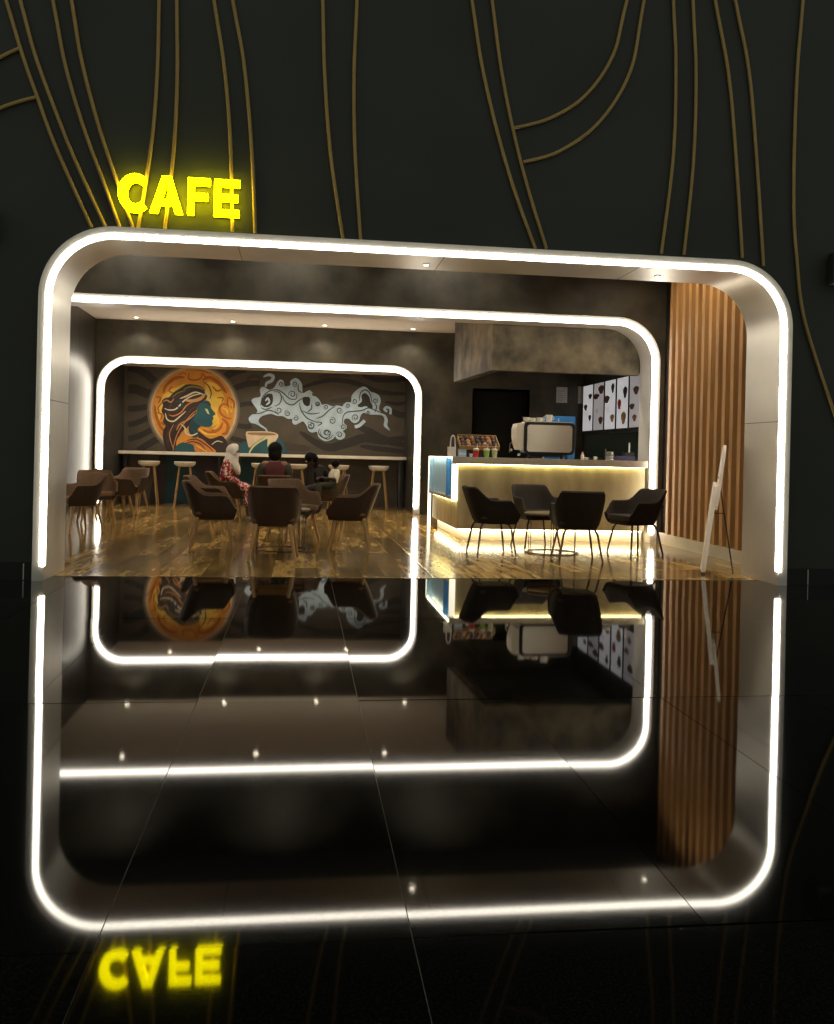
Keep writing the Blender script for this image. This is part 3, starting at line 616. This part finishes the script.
# low wire tables
def make_table(label):
    t = thing('wire_table', label, 'table', (0, 0, 0), 0, 'low round tables')
    MB().lathe([(.33, .462), (.345, .468), (.345, .480), (.335, .486), (.001, .486)], n=36).build('table_top', 'table_top', t, True)
    ring = lambda r, z: [(r*math.cos(2*PI*i/32), r*math.sin(2*PI*i/32), z) for i in range(32)]
    MB().tube(ring(.315, .006), .006, 6, True).build('base_ring', 'wire', t, True); MB().tube(ring(.315, .455), .006, 6, True).build('top_ring', 'wire', t, True)
    for k in range(6):
        a = 2*PI*k/6+.2; MB().tube([(.315*math.cos(a), .315*math.sin(a), .006), (.315*math.cos(a), .315*math.sin(a), .455)], .0055, 6).build('upright', 'wire', t, True)
    return t
tb = make_table('low round wire table among the four dark chairs by the counter'); tb.location = (3.06, 10.74, 0)
dup(tb, (-.22, 10.78, 0), .4, 'low round wire table among the front left brown chairs')

# ------------------------------------------------------------------ service counter
CXa, CXb, CYa, CYb = 2.13, 4.80, 12.22, 14.55
ct = thing('service_counter', 'L-shaped cafe counter with glowing beige front and lit plinth', 'counter', (0, 0, 0))
MB().box(CXa, CXb, CYa, CYa+.90, .15, 1.04).build('body', 'counter_front', ct)
MB().box(CXa, CXa+.55, CYa+.90, CYb, .15, 1.04).build('side_body', 'counter_front', ct)
MB().box(CXa+.07, CXb, CYa+.09, CYa+.85, 0, .15).build('plinth', 'plinth', ct); MB().box(CXa+.09, CXa+.50, CYa+.85, CYb, 0, .15).build('plinth', 'plinth', ct)
MB().box(CXa+.06, CXb-.02, CYa+.035, CYa+.055, .138, .149).build('plinth_strip', 'strip_toe', ct); MB().box(CXa+.035, CXa+.055, CYa+.06, CYb-.05, .138, .149).build('plinth_strip', 'strip_toe', ct)
MB().box(CXa+.005, CXb+.01, CYa-.07, CYa+.98, 1.045, 1.14).build('worktop', 'worktop', ct, bevel=.004); MB().box(CXa-.075, CXa+.004, CYa-.07, CYa+.035, 1.045, 1.14).build('worktop_nose', 'worktop', ct)
MB().box(CXa+.02, CXa+.62, CYa+.985, CYb+.02, 1.045, 1.14).build('worktop_return', 'worktop', ct, bevel=.006)
MB().box(CXa-.01, CXb-.02, CYa-.035, CYa-.015, 1.034, 1.0445).build('worktop_strip', 'strip_warm', ct)
MB().box(CXa-.035, CXa-.015, CYa+.05, CYb-.3, .530, .540).build('side_strip', 'strip_warm', ct)
pf = MB().box(CXa-.075, CXa-.035, CYb-.06, CYb+.02, 0.0, 1.14).build('end_post', 'post_light', ct)
# blue display niche on the counter's side
dc = thing('display_case', 'pale blue open display box on the left end of the counter', 'display case', (0, 0, 0))
dx = CXa-.075
MB().box(CXa-.012, CXa-.002, CYa+.05, CYb-.08, .55, 1.135).build('back_panel', 'blue_panel', dc)
MB().box(dx, CXa-.002, CYa-.02, CYa+.05, .53, 1.04).build('end_panel', 'post_light', dc)
MB().box(dx, CXa-.012, CYa+.05, CYb-.08, .545, .59).build('base_board', 'worktop', dc)
MB().box(dx, CXa-.012, 12.72, 12.76, .59, 1.135).build('divider', 'blue_case', dc)
MB().box(dx, CXa-.002, CYa+.05, CYb-.08, 1.135, 1.148).build('cover_board', 'worktop', dc)
MB().box(dx, CXa-.012, CYb-.10, CYb-.08, .59, 1.135).build('end_board', 'blue_panel', dc)
MB().box(dx+.005, dx+.02, CYa+.06, CYb-.12, 1.122, 1.132).build('light_strip', 'strip_toe', dc)

# ------------------------------------------------------------------ espresso machine and goods on the worktop
WT = 1.14
em = thing('espresso_machine', 'large stainless espresso machine with rounded back panel on the counter', 'coffee machine', (3.02, 12.42, WT))
def rrectXZ(x0, x1, z0, z1, r, n=5):
    P = []
    for cx, cz, a0 in ((x1-r, z1-r, 0), (x0+r, z1-r, 90), (x0+r, z0+r, 180), (x1-r, z0+r, 270)):
        for i in range(n+1): a = math.radians(a0+90*i/n); P.append((cx+r*math.cos(a), cz+r*math.sin(a)))
    return P
MB().prismY(rrectXZ(.10, .80, .075, .50, .05), .03, .36).build('body', 'steel_dark', em)
MB().prismY(rrectXZ(.125, .775, .095, .475, .045), .005, .03).build('back_panel', 'steel', em)
MB().prismY(rrectXZ(.085, .815, .06, .515, .06), .025, .045).build('surround', 'black', em)
MB().prismY([(.0, .20), (-.02, .30), (-.02, .42), (.0, .49), (.10, .51), (.10, .12), (.03, .12)], .05, .38).build('side_panel', 'cream_plastic', em, bevel=.01)
MB().prismY([(.80, .12), (.80, .51), (.845, .48), (.845, .16)], .05, .38).build('side_panel', 'steel_dark', em, bevel=.01)
MB().box(.13, .79, .06, .36, .515, .53).build('cup_tray', 'steel', em)
for xx in (.18, .72):
    for yy in (.08, .32): MB().lathe([(.022, 0), (.028, .01), (.018, .03), (.018, .08)], (xx, yy, 0), 10).build('foot', 'steel_dark', em, True)
MB().box(.12, .78, .37, .55, .03, .07).build('drip_tray', 'steel_dark', em)
for xx in (.28, .58): MB().lathe([(.035, 0), (.035, .06), (.05, .07), (.05, .12)], (xx, .42, .20), 12).build('group_head', 'steel', em, True); 
for xx in (.28, .58): MB().tube([(xx, .42, .21), (xx, .60, .20)], [.014, .017], 8).build('portafilter', 'black', em, True)
MB().tube([(.02, .30, .28), (-.03, .40, .2), (-.03, .42, .08)], .007, 6).build('steam_wand', 'steel', em, True)
MB().ball((-.055, .22, .115), .02).build('knob', 'white_cup', em, True)
def cup(loc, r, h, label, inv=False):
    t = thing('coffee_cup', label, 'cup', loc, 0, 'white cups on the espresso machine')
    pr = [(r*.62, 0), (r*.9, h*.35), (r, h), (r*.93, h), (r*.82, h*.36), (.001, h*.14)]
    if inv: pr = [(p[0], h-p[1]) for p in pr][::-1]
    MB().lathe(pr, n=16).build('bowl', 'white_cup', t, True)
    MB().tube([(r*.85, 0, h*.75), (r*1.35, 0, h*.7), (r*1.35, 0, h*.35), (r*.8, 0, h*.3)], r*.1, 6).build('handle', 'white_cup', t, True)
    return t
z = WT+.53
cup((3.17, 12.60, z), .050, .055, 'first white cup from the left on top of the espresso machine')
cup((3.27, 12.62, z), .042, .050, 'second white cup from the left on top of the espresso machine')
cup((3.36, 12.58, z), .048, .055, 'third white cup from the left on top of the espresso machine')
cup((3.50, 12.60, z), .052, .098, 'tall white cup on the espresso machine beside the blue panel')
# blue panel behind the machine
bp = thing('blue_box', 'bright blue upright box behind the right end of the espresso machine', 'box', (3.565, 13.06, WT))
MB().box(0, .465, 0, .10, 0, .635).build('carton', 'blue_case', bp, bevel=.006); MB().box(.002, .408, -.004, 0, .40, .41).build('fold_line', 'blue_panel', bp); MB().box(.20, .22, -.005, 0, .42, .60).build('tape', 'blue_panel', bp)
mk = thing('milk_bottle', 'small white bottle at the right foot of the espresso machine', 'bottle', (3.93, 12.36, WT))
MB().lathe([(.022, 0), (.024, .01), (.024, .06), (.012, .085), (.012, .10)], n=14).build('bottle_body', 'white_cup', mk, True); MB().lathe([(.014, .10), (.014, .115), (.001, .117)], n=12).build('cap', 'red_drink', mk)
# drinks with straws
for u, mt, lab, h, r in ((476, 'red_drink', 'red iced drink with straw on the counter', .105, .042), (486.5, 'green_drink', 'green iced drink with straw next to the red one', .105, .042), (494.5, 'pale_drink', 'pale green iced drink with straw, rightmost of the drinks', .105, .040)):
    p = onY(u, 455, 12.30)
    t = thing('iced_drink', lab, 'drink', (p.x, 12.30, WT), 0, 'iced drinks on the counter')
    MB().lathe([(r*.74, 0), (r, h*.86), (.001, h*.86)], n=16).build('liquid', mt, t, True); MB().lathe([(r*1.0, h*.861), (r*1.02, h)], n=16).build('cup', 'pale_drink', t, True)
    MB().lathe([(r*1.03, h), (r*1.03, h+.008), (r*.7, h+.018), (.001, h+.018)], n=16).build('lid', 'white_cup', t, True); MB().tube([(0, 0, .02), (.02, 0, h+.085)], .0045, 6).build('straw', 'straw', t)
p = onY(471, 456, 12.26); t = thing('paper_cup', 'tiny white paper cup left of the red drink', 'cup', (p.x, 12.26, WT)); MB().lathe([(.018, 0), (.026, .045), (.024, .045), (.016, .003)], n=14).build('cup_wall', 'white_cup', t, True); MB().tube([(.026*math.cos(i*PI/7), .026*math.sin(i*PI/7), .045) for i in range(14)], .002, 5, True).build('rim', 'white_cup', t, True)
# carrier bag / holder
p = onY(451.5, 456, 12.32); t = thing('paper_bag', 'white paper carrier bag with looped handle at the counter corner', 'bag', (p.x, 12.32, WT))
MB().rbox(-.055, .055, -.035, .035, 0, .135, .008).build('bag_body', 'white_cup', t); MB().tube(spline([(-.02, 0, .13), (-.012, 0, .25), (.015, 0, .29), (.04, 0, .25), (.048, 0, .13)], 5), .009, 7).build('handle', 'white_cup', t, True)
p = onY(462, 456, 12.30); t = thing('snack_box', 'small blue snack box beside the white bag', 'box', (p.x, 12.30, WT)); MB().box(-.055, .055, -.03, .03, 0, .10).build('carton', 'blue_panel', t, bevel=.003); MB().box(-.05, .05, -.032, -.03, .03, .06).build('label_band', 'white_cup', t); MB().box(-.058, .058, -.033, .033, .10, .112).build('lid', 'kraft', t)
# pastry rack
pr_ = thing('pastry_rack', 'tilted wooden rack of pastries behind the drinks', 'rack', (2.19, 12.44, WT))
Mt = Matrix.Translation((0, 0, .115)) @ Matrix.Rotation(math.radians(28), 4, 'X')
MB().box(0, .56, 0, .30, -.01, 0, Mt).build('tray', 'kraft', pr_); MB().box(0, .56, -.012, 0, -.01, .05, Mt).build('front_rail', 'kraft', pr_); MB().box(0, .56, .29, .30, -.01, .07, Mt).build('back_rail', 'kraft', pr_)
for xx in (0, .55): MB().box(xx, xx+.01, 0, .30, -.01, .06, Mt).build('end_rail', 'kraft', pr_)
MB().box(.02, .54, .02, .24, 0, .105).build('stand', 'snack_dark', pr_)
mats_ = ['snack_dark', 'pastry', 'snack_dark', 'snack_dark', 'pastry', 'pastry_pale', 'pastry_pale']
k = 0
for row in range(3):
    for c in range(7):
        q = Mt @ Vector((0.05+c*.076, .05+row*.095, .038)); me_mat = mats_[(k*5+row) % 7]; k += 1
        R4 = Matrix.Rotation(random.uniform(-.8, .8), 4, 'Z') @ Matrix.Rotation(.5, 4, 'X')
        o = MB().ball((0, 0, 0), (.036, .050, .034), 10, R4).build('pastry', me_mat, None, True); o.location = Vector((2.19, 12.44, WT))+q
        tag(o, ('dark wrapped' if me_mat == 'snack_dark' else 'brown baked' if me_mat == 'pastry' else 'pale glazed' if me_mat == 'pastry_pale' else 'white wrapped')+' pastry, '+['first', 'second', 'third', 'fourth', 'fifth', 'sixth', 'seventh'][c]+' from left in the '+['front', 'middle', 'back'][row]+' row of the counter rack', 'pastry', 'pastries in the counter rack')
# glass jar, small things right of the machine
p = onY(609.5, 458, 12.45); t = thing('glass_jar', 'small glass jar with pale contents right of the blue box', 'jar', (p.x, 12.45, WT))
MB().lathe([(.06, 0), (.062, .09), (.055, .105), (.05, .105), (.056, .088), (.054, .006)], n=18).build('jar_wall', 'jar_glass', t, True); MB().lathe([(.05, .008), (.05, .055), (.001, .06)], n=16).build('contents', 'white_cup', t, True); MB().lathe([(.056, .106), (.056, .122), (.001, .124)], n=16).build('lid', 'steel', t, True); MB().box(-.066, -.05, -.008, .008, .03, .16).build('spoon', 'steel', t)
p = onY(585.5, 458, 12.40); t = thing('sugar_dish', 'flat white dish of sugar between the machine and the jar', 'dish', (p.x, 12.40, WT)); MB().lathe([(.03, 0), (.05, .03), (.046, .03), (.027, .005)], n=16).build('dish', 'white_cup', t, True); MB().ball((0, 0, .022), (.035, .035, .015)).build('sugar', 'paper', t, True)
p = onY(595, 458, 12.38); t = thing('creamer', 'tiny white creamer jug left of the glass jar', 'jug', (p.x, 12.38, WT)); MB().lathe([(.02, 0), (.026, .02), (.018, .04), (.022, .05), (.019, .05), (.015, .04), (.018, .01)], n=14).build('jug_body', 'white_cup', t, True); MB().tube([(.02, 0, .042), (.036, 0, .035), (.034, 0, .018), (.024, 0, .014)], .004, 6).build('handle', 'white_cup', t, True)
p = onY(625, 458, 12.5); t = thing('card_terminal_box', 'dark indigo box at the right end of the counter', 'box', (p.x, 12.5, WT)); MB().box(-.14, .13, -.06, .08, 0, .065).build('carton', 'indigo', t, bevel=.004); MB().box(-.02, .12, -.04, .06, .065, .12).build('upper_carton', 'black', t, bevel=.004); MB().tube([(.06, .0, .12), (.06, 0, .26)], .012, 8).build('white_stem', 'paper', t)
# notice on the back wall and grey panel
p0, p1 = onY(556.5, 387, YB), onY(567, 403, YB)
t = thing('notice', 'sheet of paper notice pinned on the dark wall behind the counter', 'notice', (p0.x, YB, p1.z)); MB().box(0, p1.x-p0.x, -.008, -.001, 0, p0.z-p1.z).build('sheet', 'paper', t)
for i in range(5): MB().box(.03, .03+.15*(.6+.4*((i*37) % 10)/10), -.0095, -.008, .05+i*.045, .058+i*.045).build('text_line', 'ink', t)
p0, p1 = onY(578.5, 386, YB), onY(585, 404, YB)
t = thing('switch_panel', 'small grey electrical panel in the corner left of the menu boards', 'panel', (p0.x-.02, YB, p1.z)); MB().box(0, .15, -.05, -.001, 0, .35).build('cabinet', 'panel_grey', t, bevel=.004); MB().box(.01, .14, -.054, -.05, .01, .34).build('door', 'paper', t); MB().box(.12, .13, -.06, -.054, .15, .20).build('latch', 'steel_dark', t)
# menu boards on the counter's side wall
XM = 5.55
blobs = [[(.3, .52, .10, .06, 'pastry'), (.75, .75, .10, .05, 'snack_dark'), (.75, .28, .08, .06, 'snack_dark')], [(.25, .72, .18, .05, 'pastry'), (.75, .85, .16, .08, 'pastry'), (.75, .2, .12, .07, 'pastry')],
         [(.2, .62, .15, .07, 'pastry'), (.75, .83, .08, .09, 'snack_dark'), (.75, .22, .10, .07, 'kraft')], [(.25, .48, .09, .09, 'red_drink'), (.75, .70, .10, .10, 'snack_dark'), (.65, .2, .12, .11, 'kraft')], [(.25, .4, .12, .05, 'pastry'), (.6, .7, .14, .07, 'pastry'), (.5, .18, .1, .06, 'pastry_pale')]]
edges = [(585.5, 595.2), (596.2, 606.2), (607.4, 618), (619.4, 630.8), (632.2, 643.5)]
ords = ['farthest backlit menu board', 'second backlit menu board from the back', 'third backlit menu board from the back', 'fourth backlit menu board from the back', 'nearest backlit menu board, partly behind the arch,']
for i, (u0, u1) in enumerate(edges):
    ya, yb = onX(u0, 410, XM).y, onX(u1, 410, XM).y; wd = ya-yb; zb, zt = 1.70, 2.58
    t = thing('menu_board', ords[i]+' with food pictures on the counter side wall', 'menu board', (XM, yb, zb), 0, 'menu boards above the counter')
    MB().box(-.05, -.001, -.015, wd+.015, -.02, zt-zb+.02).build('frame', 'black', t); MB().box(-.054, -.05, .01, wd-.01, 0, zt-zb).build('screen', 'menu_dim' if i in (1, 4) else 'menu_light', t)
    for (a, b, ra, rb, mt) in blobs[i]:
        P = [((1-a)*wd+ra*wd*1.7*math.cos(q)*(1+.25*math.sin(3*q)), b*(zt-zb)+rb*1.15*(zt-zb)*math.sin(q)) for q in [2*PI*k/14 for k in range(14)]]
        mb = MB(); mb.add([(-.0545, p[0], p[1]) for p in P]+[(-.057, p[0], p[1]) for p in P], [tuple(range(14)), tuple(range(27, 13, -1))]+[(k, 14+k, 14+(k+1) % 14, (k+1) % 14) for k in range(14)]); mb.build('food_picture', mt, t)
    for r_ in range(4): MB().box(-.0560, -.0545, wd*.52, wd*(.72+.1*((r_*7) % 3)), .36*(zt-zb)+r_*.025, .36*(zt-zb)+r_*.025+.006).build('text_line', 'panel_grey', t)

# ------------------------------------------------------------------ standing board near the arch (seen edge on)
es = thing('sign_stand', 'white standing board on a thin black leg just inside the arch, seen edge-on', 'sign stand', (4.09, 8.80, 0), -math.atan2(4.25, 8.95)+.035)
def slab(mb_name, prof, x_off, lean, th, mat):
    # prof: (y along board, z); board leans towards +x with height
    k = len(prof); vs = [(x_off+lean*z, y, z) for y, z in prof]+[(x_off+th+lean*z, y, z) for y, z in prof]
    return MB().add(vs, [tuple(range(k)), tuple(range(2*k-1, k-1, -1))]+[(i, k+i, k+(i+1) % k, (i+1) % k) for i in range(k)]).build(mb_name, mat, es, bevel=.005)
slab('lower_panel', spline([(.0, .06), (.05, .02), (.4, .02), (.46, .1), (.47, .5), (.45, .90), (.3, .93), (.05, .92), (.0, .8), (.01, .4)], 3, True), -.012, .118, .040, 'sign_board')
slab('upper_panel', spline([(.03, .70), (.2, .66), (.44, .70), (.46, 1.0), (.42, 1.26), (.25, 1.33), (.08, 1.27), (.03, 1.05)], 3, True), .030, .118, .030, 'sign_board')
MB().tube([(.145, .2, 1.0), (.31, .22, 0)], .007, 6).build('rear_leg', 'strap', es, True); MB().tube([(.09, .2, .62), (.205, .21, .62)], .005, 6).build('brace', 'strap', es, True)

# ------------------------------------------------------------------ people
def skin(verts, edges, root, levels=2):
    me = bpy.data.meshes.new('tmp'); me.from_pydata([v[:3] for v in verts], edges, []); o = bpy.data.objects.new('tmp', me); COL.objects.link(o)
    md = o.modifiers.new('s', 'SKIN'); md.branch_smoothing = .6; md.use_smooth_shade = True
    for i, v in enumerate(verts):
        r = v[3]; sv = me.skin_vertices[0].data[i]; sv.radius = r if isinstance(r, tuple) else (r, r); sv.use_root = (i == root)
    s2 = o.modifiers.new('d', 'SUBSURF'); s2.levels = levels; s2.render_levels = levels
    dg = bpy.context.evaluated_depsgraph_get(); dg.update(); ev = o.evaluated_get(dg); res = bpy.data.meshes.new_from_object(ev)
    mb = MB(); mb.add([v.co.copy() for v in res.vertices], [tuple(p.vertices) for p in res.polygons])
    bpy.data.objects.remove(o); return mb
def hand(mb, wrist, d, side, nrm, L=.165):
    """palm plus five curled fingers; d forward, nrm palm-down direction"""
    wv = Vector(wrist); d = Vector(d).normalized(); nrm = Vector(nrm).normalized(); sd = d.cross(nrm).normalized()*side
    Mx = Matrix((sd, d, -nrm)).transposed().to_4x4()
    mb.ball(wv+d*.05, (.036, .055, .016), 10, Mx)
    for k, (off, ln_) in enumerate(((-.027, .062), (-.009, .074), (.009, .070), (.026, .055))):
        b = wv+d*.085+sd*off; mb.tube([b, b+d*ln_*.5+nrm*.006, b+d*ln_*.8+nrm*.022, b+d*ln_*.85+nrm*.040], [.0092, .009, .008, .006], 7)
    b = wv+d*.03-sd*.028; mb.tube([b, b+d*.028-sd*.022+nrm*.006, b+d*.055-sd*.022+nrm*.016], [.011, .0095, .007], 7)
def seated(loc, rz, name, label, o_, skinmat, lean=0.0, scale=1.0, arms=None, head=(0, 0), sit=.485, knees=.10):
    """returns root and joint dict. faces local +Y"""
    t = thing(name, label, 'person', loc, rz); S = scale
    def L(x, y, z):   # torso lean about the hips
        yy = y*math.cos(lean)+(z)*math.sin(lean); zz = -y*math.sin(lean)+z*math.cos(lean)
        return (x*S, (-.10+yy)*S, sit+.09*S+zz*S)
    J = {}
    J['pel'] = L(0, 0, 0); J['bel'] = L(0, .01, .16); J['che'] = L(0, .0, .33); J['nb'] = L(0, .01, .46); J['nk'] = L(0, .025, .52)
    hx, hy = head
    def Hd(x, y, z): q = Vector(J['nk']); zz = z*math.cos(hy)-y*math.sin(hy); yy = z*math.sin(hy)+y*math.cos(hy); return (q.x+(x+hx*z)*S, q.y+yy*S, q.z+zz*S)
    J['jaw'] = Hd(0, .035, .065); J['hd'] = Hd(0, .02, .115); J['cr'] = Hd(0, .005, .175)
    J['nose'] = Hd(0, .112, .085); J['chin'] = Hd(0, .082, .035)
    for s, n in ((-1, 'l'), (1, 'r')):
        J['sh'+n] = L(s*.165, .0, .43); a = (arms or {}).get(n, ((s*.23, .05, .16), (s*.13, .28, .12)))
        J['el'+n] = L(*a[0]); J['wr'+n] = L(*a[1])
        J['hp'+n] = (s*.085*S, -.04*S, sit+.075*S); J['kn'+n] = (s*knees*S, .36*S, sit+.06*S); J['an'+n] = (s*knees*S, .36*S, .085); J['to'+n] = (s*knees*1.1*S, .50*S, .035)
    J['Hd'] = Hd; J['L'] = L
    return t, J
def body(t, J, mat, S=1.0):
    names = ['pel', 'bel', 'che', 'nb', 'nk', 'jaw', 'hd', 'cr', 'nose', 'chin', 'shl', 'ell', 'wrl', 'shr', 'elr', 'wrr', 'hpl', 'knl', 'anl', 'tol', 'hpr', 'knr', 'anr', 'tor']
    rad = dict(pel=.125, bel=.115, che=(.135, .11), nb=.06, nk=.052, jaw=.082, hd=.108, cr=.085, nose=.020, chin=.036, sh=.058, el=.040, wr=.027, hp=.085, kn=.058, an=.036, to=.030)
    V = [(*J[n], tuple(q*S for q in rad.get(n, rad.get(n[:2], .05))) if isinstance(rad.get(n, rad.get(n[:2], .05)), tuple) else rad.get(n, rad.get(n[:2], .05))*S) for n in names]
    ix = {n: i for i, n in enumerate(names)}
    E = [('pel', 'bel'), ('bel', 'che'), ('che', 'nb'), ('nb', 'nk'), ('nk', 'jaw'), ('jaw', 'hd'), ('hd', 'cr'), ('hd', 'nose'), ('jaw', 'chin')]
    for n in 'lr': E += [('che', 'sh'+n), ('sh'+n, 'el'+n), ('el'+n, 'wr'+n), ('pel', 'hp'+n), ('hp'+n, 'kn'+n), ('kn'+n, 'an'+n), ('an'+n, 'to'+n)]
    mb = skin(V, [(ix[a], ix[b]) for a, b in E], 0)
    for s, n in ((1, 'l'), (-1, 'r')):
        d = Vector(J['wr'+n])-Vector(J['el'+n]); hand(mb, J['wr'+n], d, s, (0, .2, -1))
    for s in (-1, 1): mb.ball(J['Hd'](s*.086*1.0, .0, .10), (.012*S, .022*S, .030*S), 8)
    o = mb.build('body', mat, t, True)
    for s in (-1, 1): MB().ball(J['Hd'](s*.034, .094, .112), .012*S, 8).build('eye', 'eye', o, True)
    MB().ball(J['Hd'](0, .098, .045), (.024*S, .008*S, .006*S), 8).build('mouth', 'maroon', o, True)
    return o
def garment(t, name, J, mat, segs, root, S=1.0):
    """segs: list of (jointA, jointB); radii given by dict entries in J['_g']"""
    names = []
    for a, b in segs:
        for n in (a, b):
            if n not in names: names.append(n)
    V = [(*(J[n] if n in J else J['_p'][n]), J['_g'][n]*S) for n in names]; ix = {n: i for i, n in enumerate(names)}
    return skin(V, [(ix[a], ix[b]) for a, b in segs], ix[root]).build(name, mat, t, True)
TORSO = [('pel', 'bel'), ('bel', 'che'), ('che', 'nb')]
def sleeves(to_wrist): 
    e = []
    for n in 'lr': e += [('che', 'sh'+n), ('sh'+n, 'el'+n)]+([('el'+n, 'wr'+n)] if to_wrist else [])
    return e
LEGS = [(a+n, b+n) for n in 'lr' for a, b in (('hp', 'kn'), ('kn', 'an'))]+[('pel', 'hpl'), ('pel', 'hpr')]
def mixp(a, b, t): return tuple(Vector(a)*(1-t)+Vector(b)*t)
def grad(**k):
    g = dict(pel=.155, bel=.14, che=.145, nb=.075)
    for n in 'lr': g.update({'sh'+n: .075, 'el'+n: .056, 'wr'+n: .042, 'hp'+n: .105, 'kn'+n: .080, 'an'+n: .058})
    g.update(k); return g

# woman in white headscarf, red and white dress, facing right
t, J = seated((-1.20, 15.33, 0), FACE['right'], 'person', 'seated person in white headscarf and red and white patterned dress facing right', None, 'skin_dark', lean=.24, scale=.95, head=(0, .35))
body(t, J, 'skin_dark')
J['_g'] = grad(pel=.165, bel=.155, che=.155, anl=.085, anr=.085, knl=.10, knr=.10); J['_p'] = {'anl': 0}
for n in 'lr': J['an'+n] = (J['an'+n][0], J['an'+n][1], .22)
garment(t, 'dress', J, 'dress', TORSO+sleeves(True)+LEGS, 'pel')
sb = MB(); Hd = J['Hd']
# scarf: open-faced hood plus drape over chest and shoulders
n = 20; rows = []
for i in range(11):
    a = PI*.02+PI*.80*i/10
    row = []
    for j in range(n+1):
        b = math.radians(66)+(2*PI-math.radians(132))*j/n     # gap towards +Y = face
        rr = .124; row.append(Hd(rr*math.sin(a)*math.sin(b)*.95, .01+rr*1.08*math.sin(a)*math.cos(b), .11+.125*math.cos(a)))
    rows.append(row)
vs = [p for r in rows for p in r]; fs = [(i*(n+1)+j, i*(n+1)+j+1, (i+1)*(n+1)+j+1, (i+1)*(n+1)+j) for i in range(10) for j in range(n)]
sb.add(vs, fs)
q = Vector(J['nb']); nk = Vector(J['nk'])
dr = [[(x_*math.cos(2*PI*j/16)*w_, yc+y_*math.sin(2*PI*j/16), zc) for j in range(16)] for (w_, x_, y_, yc, zc) in ((1, .108, .118, nk.y+.015, nk.z+.07), (1, .102, .112, nk.y+.008, nk.z+.0), (1, .145, .125, q.y+.02, q.z-.03), (1, .135, .105, q.y+.07, q.z-.10), (1, .09, .06, q.y+.125, q.z-.18), (1, .05, .03, q.y+.145, q.z-.24))]
vs = [p for r in dr for p in r]; sb.add(vs, [(i*16+j, i*16+(j+1) % 16, (i+1)*16+(j+1) % 16, (i+1)*16+j) for i in range(5) for j in range(16)])
o = sb.build('headscarf', 'scarf', t, True); sd = o.modifiers.new('thick', 'SOLIDIFY'); sd.thickness = .01; sd.offset = 1
for n_ in 'lr': MB().ball((J['to'+n_][0], J['to'+n_][1]-.05, .045), (.042, .10, .040), 10).build('shoe', 'shoe', t, True)

# person seen from behind, dark hair, maroon top with olive cardigan sleeves
t, J = seated((-.40, 14.12, 0), FACE['away'], 'person', 'person with dark hair and maroon top seated with back to the viewer', None, 'skin_mid', lean=.05, scale=.96)
body(t, J, 'skin_mid')
J['_g'] = grad(che=.165, bel=.155, shl=.092, shr=.092); J['_p'] = {}
garment(t, 'top', J, 'maroon', [('pel', 'bel'), ('bel', 'che')]+[('che', 'shl'), ('che', 'shr')], 'pel')
J['_g'] = grad(shl=.098, shr=.098, ell=.07, elr=.07, wrl=.05, wrr=.05)
for n in 'lr': garment(t, 'sleeve', J, 'olive', [('sh'+n, 'el'+n), ('el'+n, 'wr'+n)], 'sh'+n)
garment(t, 'trousers', J, 'darkcloth', LEGS, 'pel')
Hd = J['Hd']; hb = MB(); hb.ball(Hd(0, -.015, .125), (.112, .118, .115), 16); hb.ball(Hd(0, -.045, .05), (.105, .085, .12), 14); 
hb.build('hair', 'hair', t, True)
for n_ in 'lr': MB().ball((J['to'+n_][0], J['to'+n_][1]-.05, .045), (.042, .10, .040), 10).build('shoe', 'darkcloth', t, True)

# person in dark clothes leaning over a child, facing left
t, J = seated((.45, 15.05, 0), FACE['left']+.1, 'person', 'person in dark clothes bending forward over a child in white', None, 'skin_dark', lean=.68, scale=.97, head=(0, .5), arms={'l': ((-.25, .16, .22), (-.15, .36, .12)), 'r': ((.25, .16, .22), (.15, .36, .12))})
body(t, J, 'skin_dark', .97)
J['_g'] = grad(); J['_p'] = {}
garment(t, 'shirt', J, 'darkcloth', TORSO+sleeves(False), 'pel', .97); garment(t, 'trousers', J, 'darkcloth', LEGS, 'pel', .97)
Hd = J['Hd']; hb = MB(); hb.ball(Hd(0, -.012, .135), (.102, .108, .095), 14); hb.ball(Hd(0, -.05, .08), (.09, .065, .08), 12); hb.build('hair', 'hair', t, True)
for n_ in 'lr': MB().ball((J['to'+n_][0], J['to'+n_][1]-.05, .045), (.042, .10, .040), 10).build('shoe', 'shoe', t, True)

# small child in white, on the lap
t, J = seated((.46, 14.78, 0), FACE['left']+.35, 'person', 'small child in white shirt with dark hair leaning on the lap', None, 'skin_dark', lean=-.25, scale=.52, sit=.60, head=(.1, .1))
for n in 'lr': J['an'+n] = (J['an'+n][0], J['an'+n][1], .45); J['to'+n] = (J['to'+n][0], J['to'+n][1]-.01, .42)
body(t, J, 'skin_dark', .55)
J['_g'] = grad(pel=.17, bel=.17, che=.17, shl=.09, shr=.09, ell=.075, elr=.075); J['_p'] = {}
garment(t, 'shirt', J, 'whitecloth', TORSO+sleeves(False), 'pel', .60); garment(t, 'trousers', J, 'olive', LEGS, 'pel', .55)
Hd = J['Hd']; hb = MB(); hb.ball(Hd(0, -.012, .13), (.070, .072, .068), 14); hb.ball(Hd(0, -.07, .22), (.03, .03, .03), 10); hb.build('hair', 'hair', t, True)
